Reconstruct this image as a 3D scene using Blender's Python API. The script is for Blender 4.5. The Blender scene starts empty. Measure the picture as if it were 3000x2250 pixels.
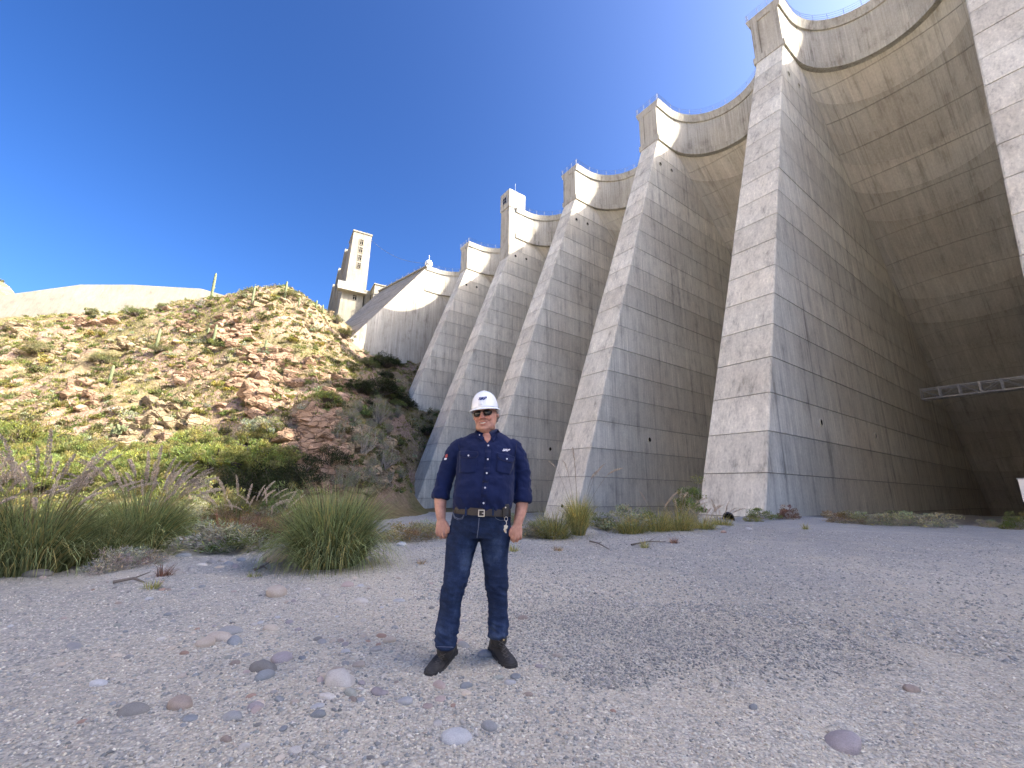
import bpy, math, random
import numpy as np
from mathutils import Vector, Matrix
from mathutils.bvhtree import BVHTree

rnd = random.Random(7)
rng = np.random.default_rng(7)
SC = bpy.context.scene
COL = SC.collection

# ------------------------------------------------------------------ camera, light, exposure
CAM_H = 1.14
F_PX, W_PX, H_PX = 1265.0, 3000, 2250
PITCH, ROLL = math.radians(13.804), math.radians(1.055)
cam_d = bpy.data.cameras.new('camera'); cam = bpy.data.objects.new('camera', cam_d); COL.objects.link(cam)
cam_d.sensor_width = 36.0; cam_d.lens = 36.0 * F_PX / W_PX
cam_d.clip_start = 0.1; cam_d.clip_end = 3000
cam.matrix_world = Matrix.Translation((0, 0, CAM_H)) @ Matrix.Rotation(math.pi / 2 + PITCH, 4, 'X') @ Matrix.Rotation(ROLL, 4, 'Z')
SC.camera = cam

SUN_AZ, SUN_EL = math.radians(99.5), math.radians(38.0)      # azimuth clockwise from +Y
sun_dir = Vector((math.sin(SUN_AZ) * math.cos(SUN_EL), math.cos(SUN_AZ) * math.cos(SUN_EL), math.sin(SUN_EL)))
world = bpy.data.worlds.new('World'); SC.world = world; world.use_nodes = True
wn = world.node_tree; wn.nodes.clear()
sky = wn.nodes.new('ShaderNodeTexSky'); sky.sky_type = 'NISHITA'; sky.sun_disc = False
sky.sun_elevation = SUN_EL; sky.sun_rotation = SUN_AZ
sky.altitude = 600; sky.air_density = 1.0; sky.dust_density = 7.0; sky.ozone_density = 4.0
bg = wn.nodes.new('ShaderNodeBackground'); bg.inputs['Strength'].default_value = 0.070
wo = wn.nodes.new('ShaderNodeOutputWorld')
SKY_K = 8.0                                                    # even tone curve over the whole sky
sky_d = wn.nodes.new('ShaderNodeVectorMath'); sky_d.operation = 'SCALE'; sky_d.inputs['Scale'].default_value = 1 / SKY_K
sky_g = wn.nodes.new('ShaderNodeGamma'); sky_g.inputs[1].default_value = 1.5
sky_m = wn.nodes.new('ShaderNodeVectorMath'); sky_m.operation = 'SCALE'; sky_m.inputs['Scale'].default_value = SKY_K
sky_h = wn.nodes.new('ShaderNodeHueSaturation'); sky_h.inputs['Saturation'].default_value = 1.1; sky_h.inputs['Hue'].default_value = 0.503
wn.links.new(sky.outputs[0], sky_d.inputs[0]); wn.links.new(sky_d.outputs[0], sky_g.inputs[0]); wn.links.new(sky_g.outputs[0], sky_m.inputs[0])
wn.links.new(sky_m.outputs[0], sky_h.inputs['Color']); wn.links.new(sky_h.outputs[0], bg.inputs[0]); wn.links.new(bg.outputs[0], wo.inputs[0])
sun_l = bpy.data.lights.new('sun', 'SUN'); sun_l.energy = 2.0; sun_l.angle = math.radians(0.53); sun_l.color = (1.0, 0.92, 0.77)
sun_o = bpy.data.objects.new('sun', sun_l); COL.objects.link(sun_o)
sun_o.rotation_euler = sun_dir.to_track_quat('Z', 'Y').to_euler(); sun_o.location = (60, -20, 90)
SC.view_settings.view_transform = 'Standard'; SC.view_settings.look = 'None'
SC.view_settings.gamma = 1.0; SC.view_settings.use_curve_mapping = False
SC.view_settings.exposure = 3.0
SC.cycles.max_bounces = 8; SC.cycles.diffuse_bounces = 6; SC.cycles.transparent_max_bounces = 4
SC.cycles.use_denoising = True

# ------------------------------------------------------------------ measuring: photograph pixel -> ray -> point
_cp, _sp, _cr, _sr = math.cos(PITCH), math.sin(PITCH), math.cos(ROLL), math.sin(ROLL)
CAMP = np.array([0, 0, CAM_H])
def ray(px, py):
    qx, qy = px - W_PX / 2, py - H_PX / 2
    x = qx * _cr + qy * _sr; y = -qx * _sr + qy * _cr
    a, c = x / F_PX, -y / F_PX
    return np.array([a, _cp - _sp * c, _sp + _cp * c])
def at(px, py, Y):                    # point on that sight line at world depth Y
    d = ray(px, py); return CAMP + d * (Y / d[1])
def on_z(px, py, z=0.0):              # ... at height z
    d = ray(px, py); return CAMP + d * ((z - CAM_H) / d[2])
def on_plane(px, py, P, n):
    d = ray(px, py); return CAMP + d * (np.dot(np.asarray(P) - CAMP, n) / np.dot(d, n))

# ------------------------------------------------------------------ mesh helpers
def mesh_np(name, V, F, smooth=False, col=None):
    V = np.ascontiguousarray(V, dtype=np.float32); F = np.ascontiguousarray(F, dtype=np.int32)
    me = bpy.data.meshes.new(name); k = F.shape[1]; m = len(F)
    me.vertices.add(len(V)); me.vertices.foreach_set('co', V.ravel())
    me.loops.add(m * k); me.loops.foreach_set('vertex_index', F.ravel())
    me.polygons.add(m); me.polygons.foreach_set('loop_start', np.arange(0, m * k, k, dtype=np.int32))
    try: me.polygons.foreach_set('loop_total', np.full(m, k, dtype=np.int32))
    except Exception: pass
    if smooth: me.polygons.foreach_set('use_smooth', np.ones(m, dtype=bool))
    if col is not None:
        a = me.color_attributes.new('tint', 'FLOAT_COLOR', 'POINT')
        c = np.ones((len(V), 4), dtype=np.float32); c[:, :3] = col
        a.data.foreach_set('color', c.ravel())
    me.update(calc_edges=True); me.validate()
    return me
class MB:
    def __init__(s): s.v, s.f = [], []
    def add(s, V, F):
        o = len(s.v); s.v += [tuple(map(float, p)) for p in V]; s.f += [tuple(i + o for i in f) for f in F]; return s
    def hexa(s, b, t):                # bottom and top rings of the same count
        n = len(b); V = list(b) + list(t)
        F = [tuple(range(n - 1, -1, -1)), tuple(range(n, 2 * n))] + [(i, (i + 1) % n, n + (i + 1) % n, n + i) for i in range(n)]
        return s.add(V, F)
    def box(s, c, h, ax=None):        # centre, half sizes, axes
        c = np.asarray(c, float); ax = np.eye(3) if ax is None else np.asarray(ax, float)
        q = lambda a, b_, e: c + ax[0] * h[0] * a + ax[1] * h[1] * b_ + ax[2] * h[2] * e
        return s.hexa([q(-1, -1, -1), q(1, -1, -1), q(1, 1, -1), q(-1, 1, -1)], [q(-1, -1, 1), q(1, -1, 1), q(1, 1, 1), q(-1, 1, 1)])
    def tube(s, pts, rad, n=6, cap=True):
        V, F = tube_np(pts, rad, n, cap); return s.add(V, F)
    def loft(s, rings, cap=True, open_=False):
        n = len(rings[0]); V = [p for r in rings for p in r]; F = []
        for i in range(len(rings) - 1):
            for j in range(n - 1 if open_ else n): F.append((i * n + j, i * n + (j + 1) % n, (i + 1) * n + (j + 1) % n, (i + 1) * n + j))
        if cap: F.append(tuple(range(n - 1, -1, -1))); F.append(tuple(range((len(rings) - 1) * n, len(rings) * n)))
        return s.add(V, F)
    def mesh(s, name, smooth=False):
        me = bpy.data.meshes.new(name); me.from_pydata(s.v, [], s.f); me.update()
        if smooth: me.polygons.foreach_set('use_smooth', [True] * len(me.polygons))
        return me
    def build(s, name, mat, parent=None, smooth=False): return obj(name, s.mesh(name, smooth), mat, parent)
def tube_np(pts, rad, n=6, cap=True):
    pts = [np.asarray(p, float) for p in pts]; m = len(pts)
    rad = [rad] * m if np.isscalar(rad) else list(rad)
    V, F = [], []; prev = None
    for i in range(m):
        t = pts[min(i + 1, m - 1)] - pts[max(i - 1, 0)]; t = t / (np.linalg.norm(t) + 1e-12)
        if prev is None:
            a = np.array([0, 0, 1.]) if abs(t[2]) < .9 else np.array([0, 1., 0]); a = np.cross(t, a)
        else: a = prev - t * np.dot(prev, t)
        a = a / (np.linalg.norm(a) + 1e-12); prev = a; b = np.cross(t, a)
        for k in range(n):
            w = 2 * math.pi * k / n; V.append(pts[i] + (a * math.cos(w) + b * math.sin(w)) * rad[i])
    for i in range(m - 1):
        for k in range(n): F.append((i * n + k, i * n + (k + 1) % n, (i + 1) * n + (k + 1) % n, (i + 1) * n + k))
    if cap: F.append(tuple(range(n - 1, -1, -1))); F.append(tuple(range((m - 1) * n, m * n)))
    return V, F
def obj(name, me, mat=None, parent=None, loc=None):
    o = bpy.data.objects.new(name, me); COL.objects.link(o)
    if mat is not None:
        for m in (mat if isinstance(mat, (list, tuple)) else [mat]): me.materials.append(m)
    if parent is not None: o.parent = parent
    if loc is not None: o.location = loc
    return o
def tag(o, label=None, cat=None, group=None, kind=None):
    if label: o['label'] = label
    if cat: o['category'] = cat
    if group: o['group'] = group
    if kind: o['kind'] = kind
    return o
def thing(name, label, cat, loc=(0, 0, 0), rz=0.0, group=None):
    o = bpy.data.objects.new(name, None); COL.objects.link(o); o.location = loc; o.rotation_euler = (0, 0, rz)
    o.empty_display_size = 0.2
    return tag(o, label, cat, group)
def copy_tree(o, parent=None):
    kids = list(o.children); c = o.copy(); COL.objects.link(c); c.parent = parent
    for ch in kids: copy_tree(ch, c)
    return c
def vnoise(P, sc, seed=0.0, octaves=4):
    """cheap value noise on (n,2|3) points, -1..1"""
    P = np.asarray(P, float) * sc + seed * 17.31
    if P.shape[1] == 2: P = np.c_[P, np.full(len(P), seed)]
    tot = np.zeros(len(P)); amp, s = 1.0, 0.0
    for o_ in range(octaves):
        i = np.floor(P).astype(np.int64); f = P - i; f = f * f * (3 - 2 * f)
        def hsh(a, b, c):
            n = (a * 374761393 + b * 668265263 + c * 2147483647 + 1274126177) & 0xffffffff
            n = ((n ^ (n >> 13)) * 1274126177) & 0xffffffff
            return ((n ^ (n >> 16)) & 0xffff) / 32767.5 - 1
        r = 0
        for dx in (0, 1):
            for dy in (0, 1):
                for dz in (0, 1):
                    w = (f[:, 0] if dx else 1 - f[:, 0]) * (f[:, 1] if dy else 1 - f[:, 1]) * (f[:, 2] if dz else 1 - f[:, 2])
                    r = r + w * hsh(i[:, 0] + dx, i[:, 1] + dy, i[:, 2] + dz)
        tot += amp * r; s += amp; amp *= 0.5; P = P * 2.03 + 5.2
    return tot / s
def smooth01(x): x = np.clip(x, 0, 1); return x * x * (3 - 2 * x)

# ------------------------------------------------------------------ materials
def new_mat(name):
    m = bpy.data.materials.new(name); m.use_nodes = True
    nt = m.node_tree; b = nt.nodes['Principled BSDF']
    return m, nt, b
def nd(nt, typ, inp=None, **pr):
    n = nt.nodes.new(typ)
    for k, v in pr.items(): setattr(n, k, v)
    for k, v in (inp or {}).items():
        if hasattr(v, 'is_output') or isinstance(v, bpy.types.NodeSocket): nt.links.new(v, n.inputs[k])
        else: n.inputs[k].default_value = v
    return n
def ramp(nt, fac, stops):
    r = nt.nodes.new('ShaderNodeValToRGB'); nt.links.new(fac, r.inputs[0]); e = r.color_ramp.elements
    while len(e) < len(stops): e.new(0.5)
    for i, (p, c) in enumerate(stops):
        e[i].position = p; e[i].color = (c[0], c[1], c[2], 1) if not np.isscalar(c) else (c, c, c, 1)
    return r.outputs[0]
def math_(nt, op, a, b=None, clamp=False):
    n = nd(nt, 'ShaderNodeMath', {0: a}, operation=op, use_clamp=clamp)
    if b is not None:
        if isinstance(b, bpy.types.NodeSocket): nt.links.new(b, n.inputs[1])
        else: n.inputs[1].default_value = b
    return n.outputs[0]
def mixc(nt, fac, a, b, mode='MIX'):
    n = nd(nt, 'ShaderNodeMix', data_type='RGBA', blend_type=mode)
    for i, v in ((0, fac), (6, a), (7, b)):
        if isinstance(v, bpy.types.NodeSocket): nt.links.new(v, n.inputs[i])
        else: n.inputs[i].default_value = v if (i == 0) else (*v, 1)[:4]
    return n.outputs[2]
def wpos(nt): return nd(nt, 'ShaderNodeNewGeometry').outputs['Position']
def scaled(nt, vec, s, off=(0, 0, 0)):
    return nd(nt, 'ShaderNodeMapping', {'Vector': vec, 'Scale': s, 'Location': off}).outputs[0]
def noise_(nt, vec, scale, detail=4, rough=0.55):
    return nd(nt, 'ShaderNodeTexNoise', {'Vector': vec, 'Scale': scale, 'Detail': detail, 'Roughness': rough}).outputs[0]
def plain(name, c, rough=0.6, metal=0.0, spec=0.5, nscale=None, namt=0.15, bump=0.0):
    m, nt, b = new_mat(name)
    b.inputs['Base Color'].default_value = (*c, 1); b.inputs['Roughness'].default_value = rough
    b.inputs['Metallic'].default_value = metal; b.inputs['Specular IOR Level'].default_value = spec
    if nscale:
        P = nd(nt, 'ShaderNodeTexCoord').outputs['Object']
        n = noise_(nt, P, nscale, 5)
        lo = tuple(x * (1 - namt * 1.6) for x in c); hi = tuple(min(1, x * (1 + namt * 1.6)) for x in c)
        nt.links.new(ramp(nt, n, [(0.3, lo), (0.7, hi)]), b.inputs['Base Color'])
        if bump:
            bp = nd(nt, 'ShaderNodeBump', {'Height': n, 'Strength': 0.6, 'Distance': bump}); nt.links.new(bp.outputs[0], b.inputs['Normal'])
    return m
Z0, LIFT = 35.9072 + CAM_H, 3.12354
def concrete(name, base, warm, streak=0.5, lift=True, stain=(0.20, 0.17, 0.14), stain_amt=0.5, slope=False):
    m, nt, b = new_mat(name); P = wpos(nt); P0 = P
    if slope:                                            # streaks run down the sloping barrel
        dt = lambda v: nd(nt, 'ShaderNodeVectorMath', {0: P0, 1: v}, operation='DOT_PRODUCT').outputs['Value']
        u_, v_ = dt((-math.cos(0.946388), math.sin(0.946388), 0)), dt((math.sin(0.946388), math.cos(0.946388), 1.06))
        P = nd(nt, 'ShaderNodeCombineXYZ', {0: u_, 1: v_, 2: nd(nt, 'ShaderNodeSeparateXYZ', {0: P0}).outputs[2]}).outputs[0]
    st1 = noise_(nt, scaled(nt, P, (1.3, 1.3, 0.045)), 1.0, 7, 0.65)
    st2 = noise_(nt, scaled(nt, P, (4.5, 4.5, 0.16), (3, 1, 7)), 1.0, 4, 0.6)
    st3 = noise_(nt, scaled(nt, P, (9.0, 9.0, 0.10), (1, 5, 2)), 1.0, 3, 0.6)
    big = noise_(nt, P, 0.11, 4, 0.6)
    mid = noise_(nt, scaled(nt, P, (1, 1, .6), (9, 2, 4)), 0.7, 6, 0.65)
    fine = noise_(nt, P, 5.0, 6, 0.7)
    c = mixc(nt, ramp(nt, big, [(0.35, 0), (0.68, 1)]), base, warm)
    s = math_(nt, 'ADD', math_(nt, 'MULTIPLY', st1, 0.42), math_(nt, 'ADD', math_(nt, 'MULTIPLY', st2, 0.33), math_(nt, 'MULTIPLY', st3, 0.25)))
    v = ramp(nt, s, [(0.36, 1 - 0.60 * streak), (0.46, 1 - 0.14 * streak), (0.54, 1.0), (0.64, 1 + 0.34 * streak)])
    c = mixc(nt, 1.0, c, v, 'MULTIPLY')
    mv = ramp(nt, mid, [(0.3, 0.80), (0.5, 1.0), (0.75, 1.10)]); c = mixc(nt, 0.8, c, mv, 'MULTIPLY')
    fv = ramp(nt, fine, [(0.3, 0.82), (0.7, 1.12)]); c = mixc(nt, 0.8, c, fv, 'MULTIPLY')
    sm = ramp(nt, math_(nt, 'MULTIPLY', st1, mid), [(0.13, 1.0), (0.2, 0.0)])
    c = mixc(nt, math_(nt, 'MULTIPLY', sm, stain_amt), c, stain)
    if lift:                                             # each pour weathers by itself, dirt runs from the joints
        z = nd(nt, 'ShaderNodeSeparateXYZ', {0: P}).outputs[2]
        q = math_(nt, 'DIVIDE', math_(nt, 'SUBTRACT', z, Z0 - 60 * LIFT), LIFT)
        fr = math_(nt, 'FRACT', q); idx = math_(nt, 'FLOOR', q)
        tone = nd(nt, 'ShaderNodeTexWhiteNoise', {'W': idx}, noise_dimensions='1D').outputs['Value']
        c = mixc(nt, 0.75, c, ramp(nt, tone, [(0, 0.84), (1, 1.12)]), 'MULTIPLY')
        drip = math_(nt, 'MULTIPLY', math_(nt, 'POWER', fr, 5.0), ramp(nt, st2, [(0.45, 0), (0.62, 1)]))
        c = mixc(nt, math_(nt, 'MULTIPLY', drip, 0.45), c, stain)
    nt.links.new(c, b.inputs['Base Color']); b.inputs['Roughness'].default_value = 0.92
    b.inputs['Specular IOR Level'].default_value = 0.25
    h = math_(nt, 'ADD', math_(nt, 'MULTIPLY', fine, 0.5), math_(nt, 'MULTIPLY', st2, 0.5))
    bp = nd(nt, 'ShaderNodeBump', {'Height': h, 'Strength': 0.5, 'Distance': 0.05}); nt.links.new(bp.outputs[0], b.inputs['Normal'])
    return m
M_CONC = concrete('concrete', (0.715, 0.695, 0.59), (0.69, 0.645, 0.53), 0.75, stain_amt=0.28)
M_CORE = concrete('joint_concrete', (0.34, 0.325, 0.29), (0.28, 0.26, 0.23), 0.6, lift=False)
M_ARCH = concrete('arch_concrete', (0.54, 0.535, 0.485), (0.49, 0.46, 0.395), 0.6, stain=(0.2, 0.165, 0.12), stain_amt=0.3, slope=True)
M_CAP = concrete('crest_concrete', (0.45, 0.44, 0.385), (0.41, 0.39, 0.33), 0.85, lift=False)
M_SPILL = concrete('spillway_concrete', (0.31, 0.295, 0.24), (0.27, 0.25, 0.20), 0.5, lift=False, stain_amt=0.25)
M_SLOPE = concrete('stained_shaded_slope_concrete', (0.36, 0.33, 0.27), (0.28, 0.25, 0.20), 0.9, lift=False)  # the slope's stain plus its shade, put into one darker colour
M_VOID = plain('dark_opening', (0.012, 0.012, 0.013), 0.9, spec=0.1)
M_STEEL = plain('galvanised_steel', (0.42, 0.43, 0.45), 0.6, 0.3, nscale=3)
M_RAIL = plain('railing_steel', (0.10, 0.105, 0.115), 0.6, 0.3)
M_WHITE = plain('white_paint', (0.78, 0.78, 0.76), 0.45)

def foliage(name, c, hue=0.0, trans=0.25):
    m, nt, b = new_mat(name); nt.nodes.remove(b)
    out = [n for n in nt.nodes if n.type == 'OUTPUT_MATERIAL'][0]
    a = nd(nt, 'ShaderNodeAttribute', attribute_name='tint').outputs['Color']
    oi = nd(nt, 'ShaderNodeObjectInfo').outputs['Random']
    v = ramp(nt, oi, [(0, 0.80), (1, 1.18)])
    col = mixc(nt, 1.0, mixc(nt, 1.0, c, a, 'MULTIPLY'), v, 'MULTIPLY')
    d = nd(nt, 'ShaderNodeBsdfDiffuse', {'Color': col, 'Roughness': 0.6}).outputs[0]
    t = nd(nt, 'ShaderNodeBsdfTranslucent', {'Color': mixc(nt, 1.0, col, (1.0, 1.0, 0.55), 'MULTIPLY')}).outputs[0]
    mx = nd(nt, 'ShaderNodeMixShader', {0: trans, 1: d, 2: t}).outputs[0]
    nt.links.new(mx, out.inputs[0])
    return m
M_GRASS = foliage('fountain_grass_blades', (0.215, 0.255, 0.125), trans=0.35)
M_GRASSD = foliage('dry_grass_blades', (0.30, 0.235, 0.145))
M_GRASSY = foliage('fresh_grass_blades', (0.29, 0.30, 0.13), trans=0.4)
M_PLUME = foliage('seed_plume', (0.60, 0.51, 0.49), trans=0.45)
M_LEAF = foliage('green_leaves', (0.17, 0.20, 0.085))
M_LEAFY = foliage('yellow_green_leaves', (0.27, 0.30, 0.115), trans=0.42)
M_LEAFO = foliage('olive_leaves', (0.165, 0.165, 0.085))
M_LEAF_SHADE = foliage('shade_dark_leaves', (0.040, 0.050, 0.027))  # leaf colour darkened to carry the dam's shade over the thicket
M_LEAFG = foliage('grey_green_leaves', (0.34, 0.335, 0.25))
M_TWIG = foliage('grey_twigs', (0.36, 0.33, 0.29), trans=0.05)
M_TWIGR = foliage('rusty_twigs', (0.23, 0.14, 0.105), trans=0.15)
M_DRYG = foliage('hill_dry_grass', (0.30, 0.275, 0.105), trans=0.35)
M_BARK = plain('bark', (0.10, 0.08, 0.065), 0.9, nscale=8)
M_SAG = plain('saguaro_skin', (0.13, 0.155, 0.075), 0.75, nscale=5, namt=0.2)

# ------------------------------------------------------------------ terrain functions
EDGE_PX = [(-900, 1700), (-300, 1690), (0, 1688), (300, 1672), (560, 1640), (700, 1632), (850, 1640), (1000, 1655), (1120, 1615),
           (1250, 1580), (1400, 1570), (1550, 1578), (1700, 1562), (1900, 1546), (2100, 1530), (2250, 1520), (2450, 1530), (2650, 1541),
           (2800, 1548), (3000, 1562), (3400, 1600), (4000, 1680)]
_e = np.array([on_z(*p)[:2] for p in EDGE_PX]); E_PHI = np.arctan2(_e[:, 0], _e[:, 1]); E_R = np.hypot(_e[:, 0], _e[:, 1]); E_R = E_R * np.interp(E_PHI, [-.5, -.1, .1, .4], [1.32, 1.32, 1.25, 1.12])
UAZ = 0.946387854
U3 = np.array([-math.cos(UAZ), math.sin(UAZ), 0]); V3 = np.array([math.sin(UAZ), math.cos(UAZ), 0])
BAT = 0.340225; LEDGE = Z0 + 6 * LIFT
BX0 = np.array([28.1319, 38.7206, 0.0]) + V3 * BAT * 6 * LIFT                     # right front corner of the nearest buttress at the ledge
SPACING = 18.29
SHIFT = {-6: (0, 0), -5: (0, 0), -4: (0, 0), -3: (0, 0), -2: (0, 0), -1: (-.1, -.3), 0: (-.17, -.42), 1: (.11, -.06), 2: (.15, -.38), 3: (-.47, -1.7), 4: (-.03, -3.27), 5: (0, -6.34)}
def bpos(i):
    du, dv = SHIFT[i]; return BX0 + U3 * (SPACING * i + du) + V3 * dv
W_LEDGE, W_K = 3.84290 - 6 * 0.0954352, 0.0954352 / LIFT
def bwidth(z): return W_LEDGE + W_K * (LEDGE - z)
def bfoot(i, z, wf=0.0): p = bpos(i) - V3 * BAT * (LEDGE - z) + U3 * bwidth(z) * wf; p[2] = z; return p

HILL_CTRL = []
for p in [(-500, 1470, 36), (-500, 1330, 48), (-500, 1180, 62), (-500, 1040, 78), (-500, 950, 95),
          (0, 1480, 38), (0, 1400, 45), (0, 1300, 53), (0, 1200, 60), (0, 1050, 74), (0, 945, 92),
          (250, 1485, 38), (250, 1400, 46), (250, 1300, 53), (250, 1150, 64), (250, 1010, 78), (250, 938, 92),
          (500, 1480, 39), (500, 1400, 46), (500, 1300, 53), (500, 1150, 65), (500, 1000, 78), (500, 895, 93),
          (620, 885, 91), (700, 1475, 41), (700, 1400, 47), (700, 1300, 53), (700, 1150, 62), (700, 1000, 76), (700, 866, 89),
          (850, 1470, 44), (850, 1400, 48), (850, 1300, 52), (850, 1220, 56), (850, 1150, 66), (850, 1000, 78), (860, 868, 90),
          (950, 1465, 46), (950, 1330, 50.5), (950, 1215, 55), (950, 1120, 72), (950, 1020, 84), (950, 905, 100),
          (1030, 1465, 48), (1030, 1330, 53), (1030, 1215, 58), (1030, 1120, 76), (1015, 1018, 99),
          (1100, 1470, 50), (1100, 1340, 56), (1100, 1230, 64), (1100, 1130, 84), (1110, 1060, 104),
          (1160, 1475, 54), (1160, 1350, 64), (1160, 1222, 82), (1195, 1470, 60), (1200, 1405, 74)]:
    HILL_CTRL.append(at(*p))
for px, Y, z in [(-500, 130, 42), (0, 130, 45), (300, 128, 44), (600, 125, 43), (800, 125, 44), (950, 135, 46)]:
    q = at(px, 900, Y); HILL_CTRL.append(np.array([q[0], q[1], z]))
for i in (0, 1, 2, 3): HILL_CTRL.append(np.array([*bfoot(i, -2.6)[:2], -3.0])); HILL_CTRL.append(np.array([*(bfoot(i, -2.6) + V3 * 30)[:2], -3.0 + 3.5 * i]))
HILL_CTRL.append(np.array([*(bfoot(4, 10) + V3 * 40)[:2], 30.0])); HILL_CTRL.append(np.array([*(bpos(5) + V3 * 30)[:2], 48.0]))
for x, y in [(-12, 24), (-30, 25), (-55, 26), (-4, 38), (4, 45), (-90, 26), (-9, 50)]: HILL_CTRL.append(np.array([x, y, -3.2]))
HILL_CTRL = np.array(HILL_CTRL)
def _tps(ctrl, lam=0.4):
    n = len(ctrl); d = np.linalg.norm(ctrl[:, None, :2] - ctrl[None, :, :2], axis=2) / 30
    K = np.where(d > 0, d * d * np.log(d + 1e-12), 0) + np.eye(n) * lam * 0.02
    Pm = np.c_[np.ones(n), ctrl[:, :2] / 30]; A = np.block([[K, Pm], [Pm.T, np.zeros((3, 3))]])
    return np.linalg.solve(A, np.r_[ctrl[:, 2], 0, 0, 0])
_tw = _tps(HILL_CTRL)
def hill_raw(x, y):
    x = np.atleast_1d(x).astype(float); y = np.atleast_1d(y).astype(float); r = np.zeros(len(x))
    for s in range(0, len(x), 20000):
        xs, ys = x[s:s + 20000], y[s:s + 20000]
        d = np.hypot(xs[:, None] - HILL_CTRL[None, :, 0], ys[:, None] - HILL_CTRL[None, :, 1]) / 30
        r[s:s + 20000] = (np.where(d > 0, d * d * np.log(d + 1e-12), 0) @ _tw[:-3]) + _tw[-3] + _tw[-2] * xs / 30 + _tw[-1] * ys / 30
    return r
def base_z(x, y):
    x = np.atleast_1d(x).astype(float); y = np.atleast_1d(y).astype(float)
    phi = np.arctan2(x, y); r = np.hypot(x, y)
    R = np.interp(phi, E_PHI, E_R); R = np.where((phi < E_PHI[0]) | (phi > E_PHI[-1]), 1e4, R)
    P = np.c_[x, y]
    und = 0.035 * vnoise(P, 0.35, 1, 3) + 0.028 * vnoise(P, 1.6, 2, 3) - .02 * np.exp(-((x * .86 - y * .5 + 1.2) / .16) ** 2) * (y > 1) - .02 * np.exp(-((x * .86 - y * .5 - .3) / .16) ** 2) * (y > 1)
    e = r - R
    bank = 0.16 * np.exp(-(e + 1.1) ** 2 / 0.9) * smooth01((phi + 0.35) / 0.15) * smooth01((0.75 - phi) / 0.2) * (0.6 + 0.7 * vnoise(P, 0.9, 3, 3))
    tilt = np.interp(phi, [-0.2, 0.1, 0.55, 0.8], [2.0, 1.75, 0.35, 0.9])
    drop = -tilt * smooth01((e - 0.05) / np.interp(phi, [-.3, .5], [4.0, 6.0])) * np.clip(e, 0, 1e9) ** 0.0
    return und * (1 + 0.5 * np.clip(e, 0, 4)) + bank + drop
def rockiness(x, y):
    """extra relief of the hillside: ledges and gullies"""
    P = np.c_[x, y]
    a = vnoise(P, 0.055, 11, 4); b = vnoise(P, 0.22, 12, 4); c = vnoise(P, 0.8, 13, 3)
    ridg = 1 - np.abs(vnoise(P, 0.12, 14, 4)) * 2
    g = vnoise(P, 0.16, 15, 3) * 3; st = (g - np.floor(g)); st = np.where(st < .7, st * .35, .245 + (st - .7) * 2.5)
    return 1.4 * a + 1.0 * b * np.abs(b) * 2 + 0.42 * c + 0.7 * ridg * (b > 0) + 0.75 * (st - .4) + .3 * np.abs(vnoise(P, 1.3, 16, 2))
def terrain(x, y):
    x = np.atleast_1d(x).astype(float); y = np.atleast_1d(y).astype(float)
    b = base_z(x, y); h = hill_raw(x, y)
    m = (y > 22) & (x < 12)
    k = smooth01((h + 1.5) / 6)
    h = np.where(m, h + rockiness(x, y) * k, -9)
    d = h - b; s = 0.8
    return np.where(d > s, h, np.where(d < -s, b, b + (d + s) ** 2 / (4 * s)))
def gz(x, y): return float(terrain([x], [y])[0])

def grid_mesh(name, xs, ys, zfun, mat, smooth=True):
    X, Y = np.meshgrid(xs, ys); x, y = X.ravel(), Y.ravel(); z = zfun(x, y)
    nx, ny = len(xs), len(ys); i = np.arange(nx * ny).reshape(ny, nx)
    F = np.stack([i[:-1, :-1], i[:-1, 1:], i[1:, 1:], i[1:, :-1]], -1).reshape(-1, 4)
    return obj(name, mesh_np(name, np.c_[x, y, z], F, smooth), mat)

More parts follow.
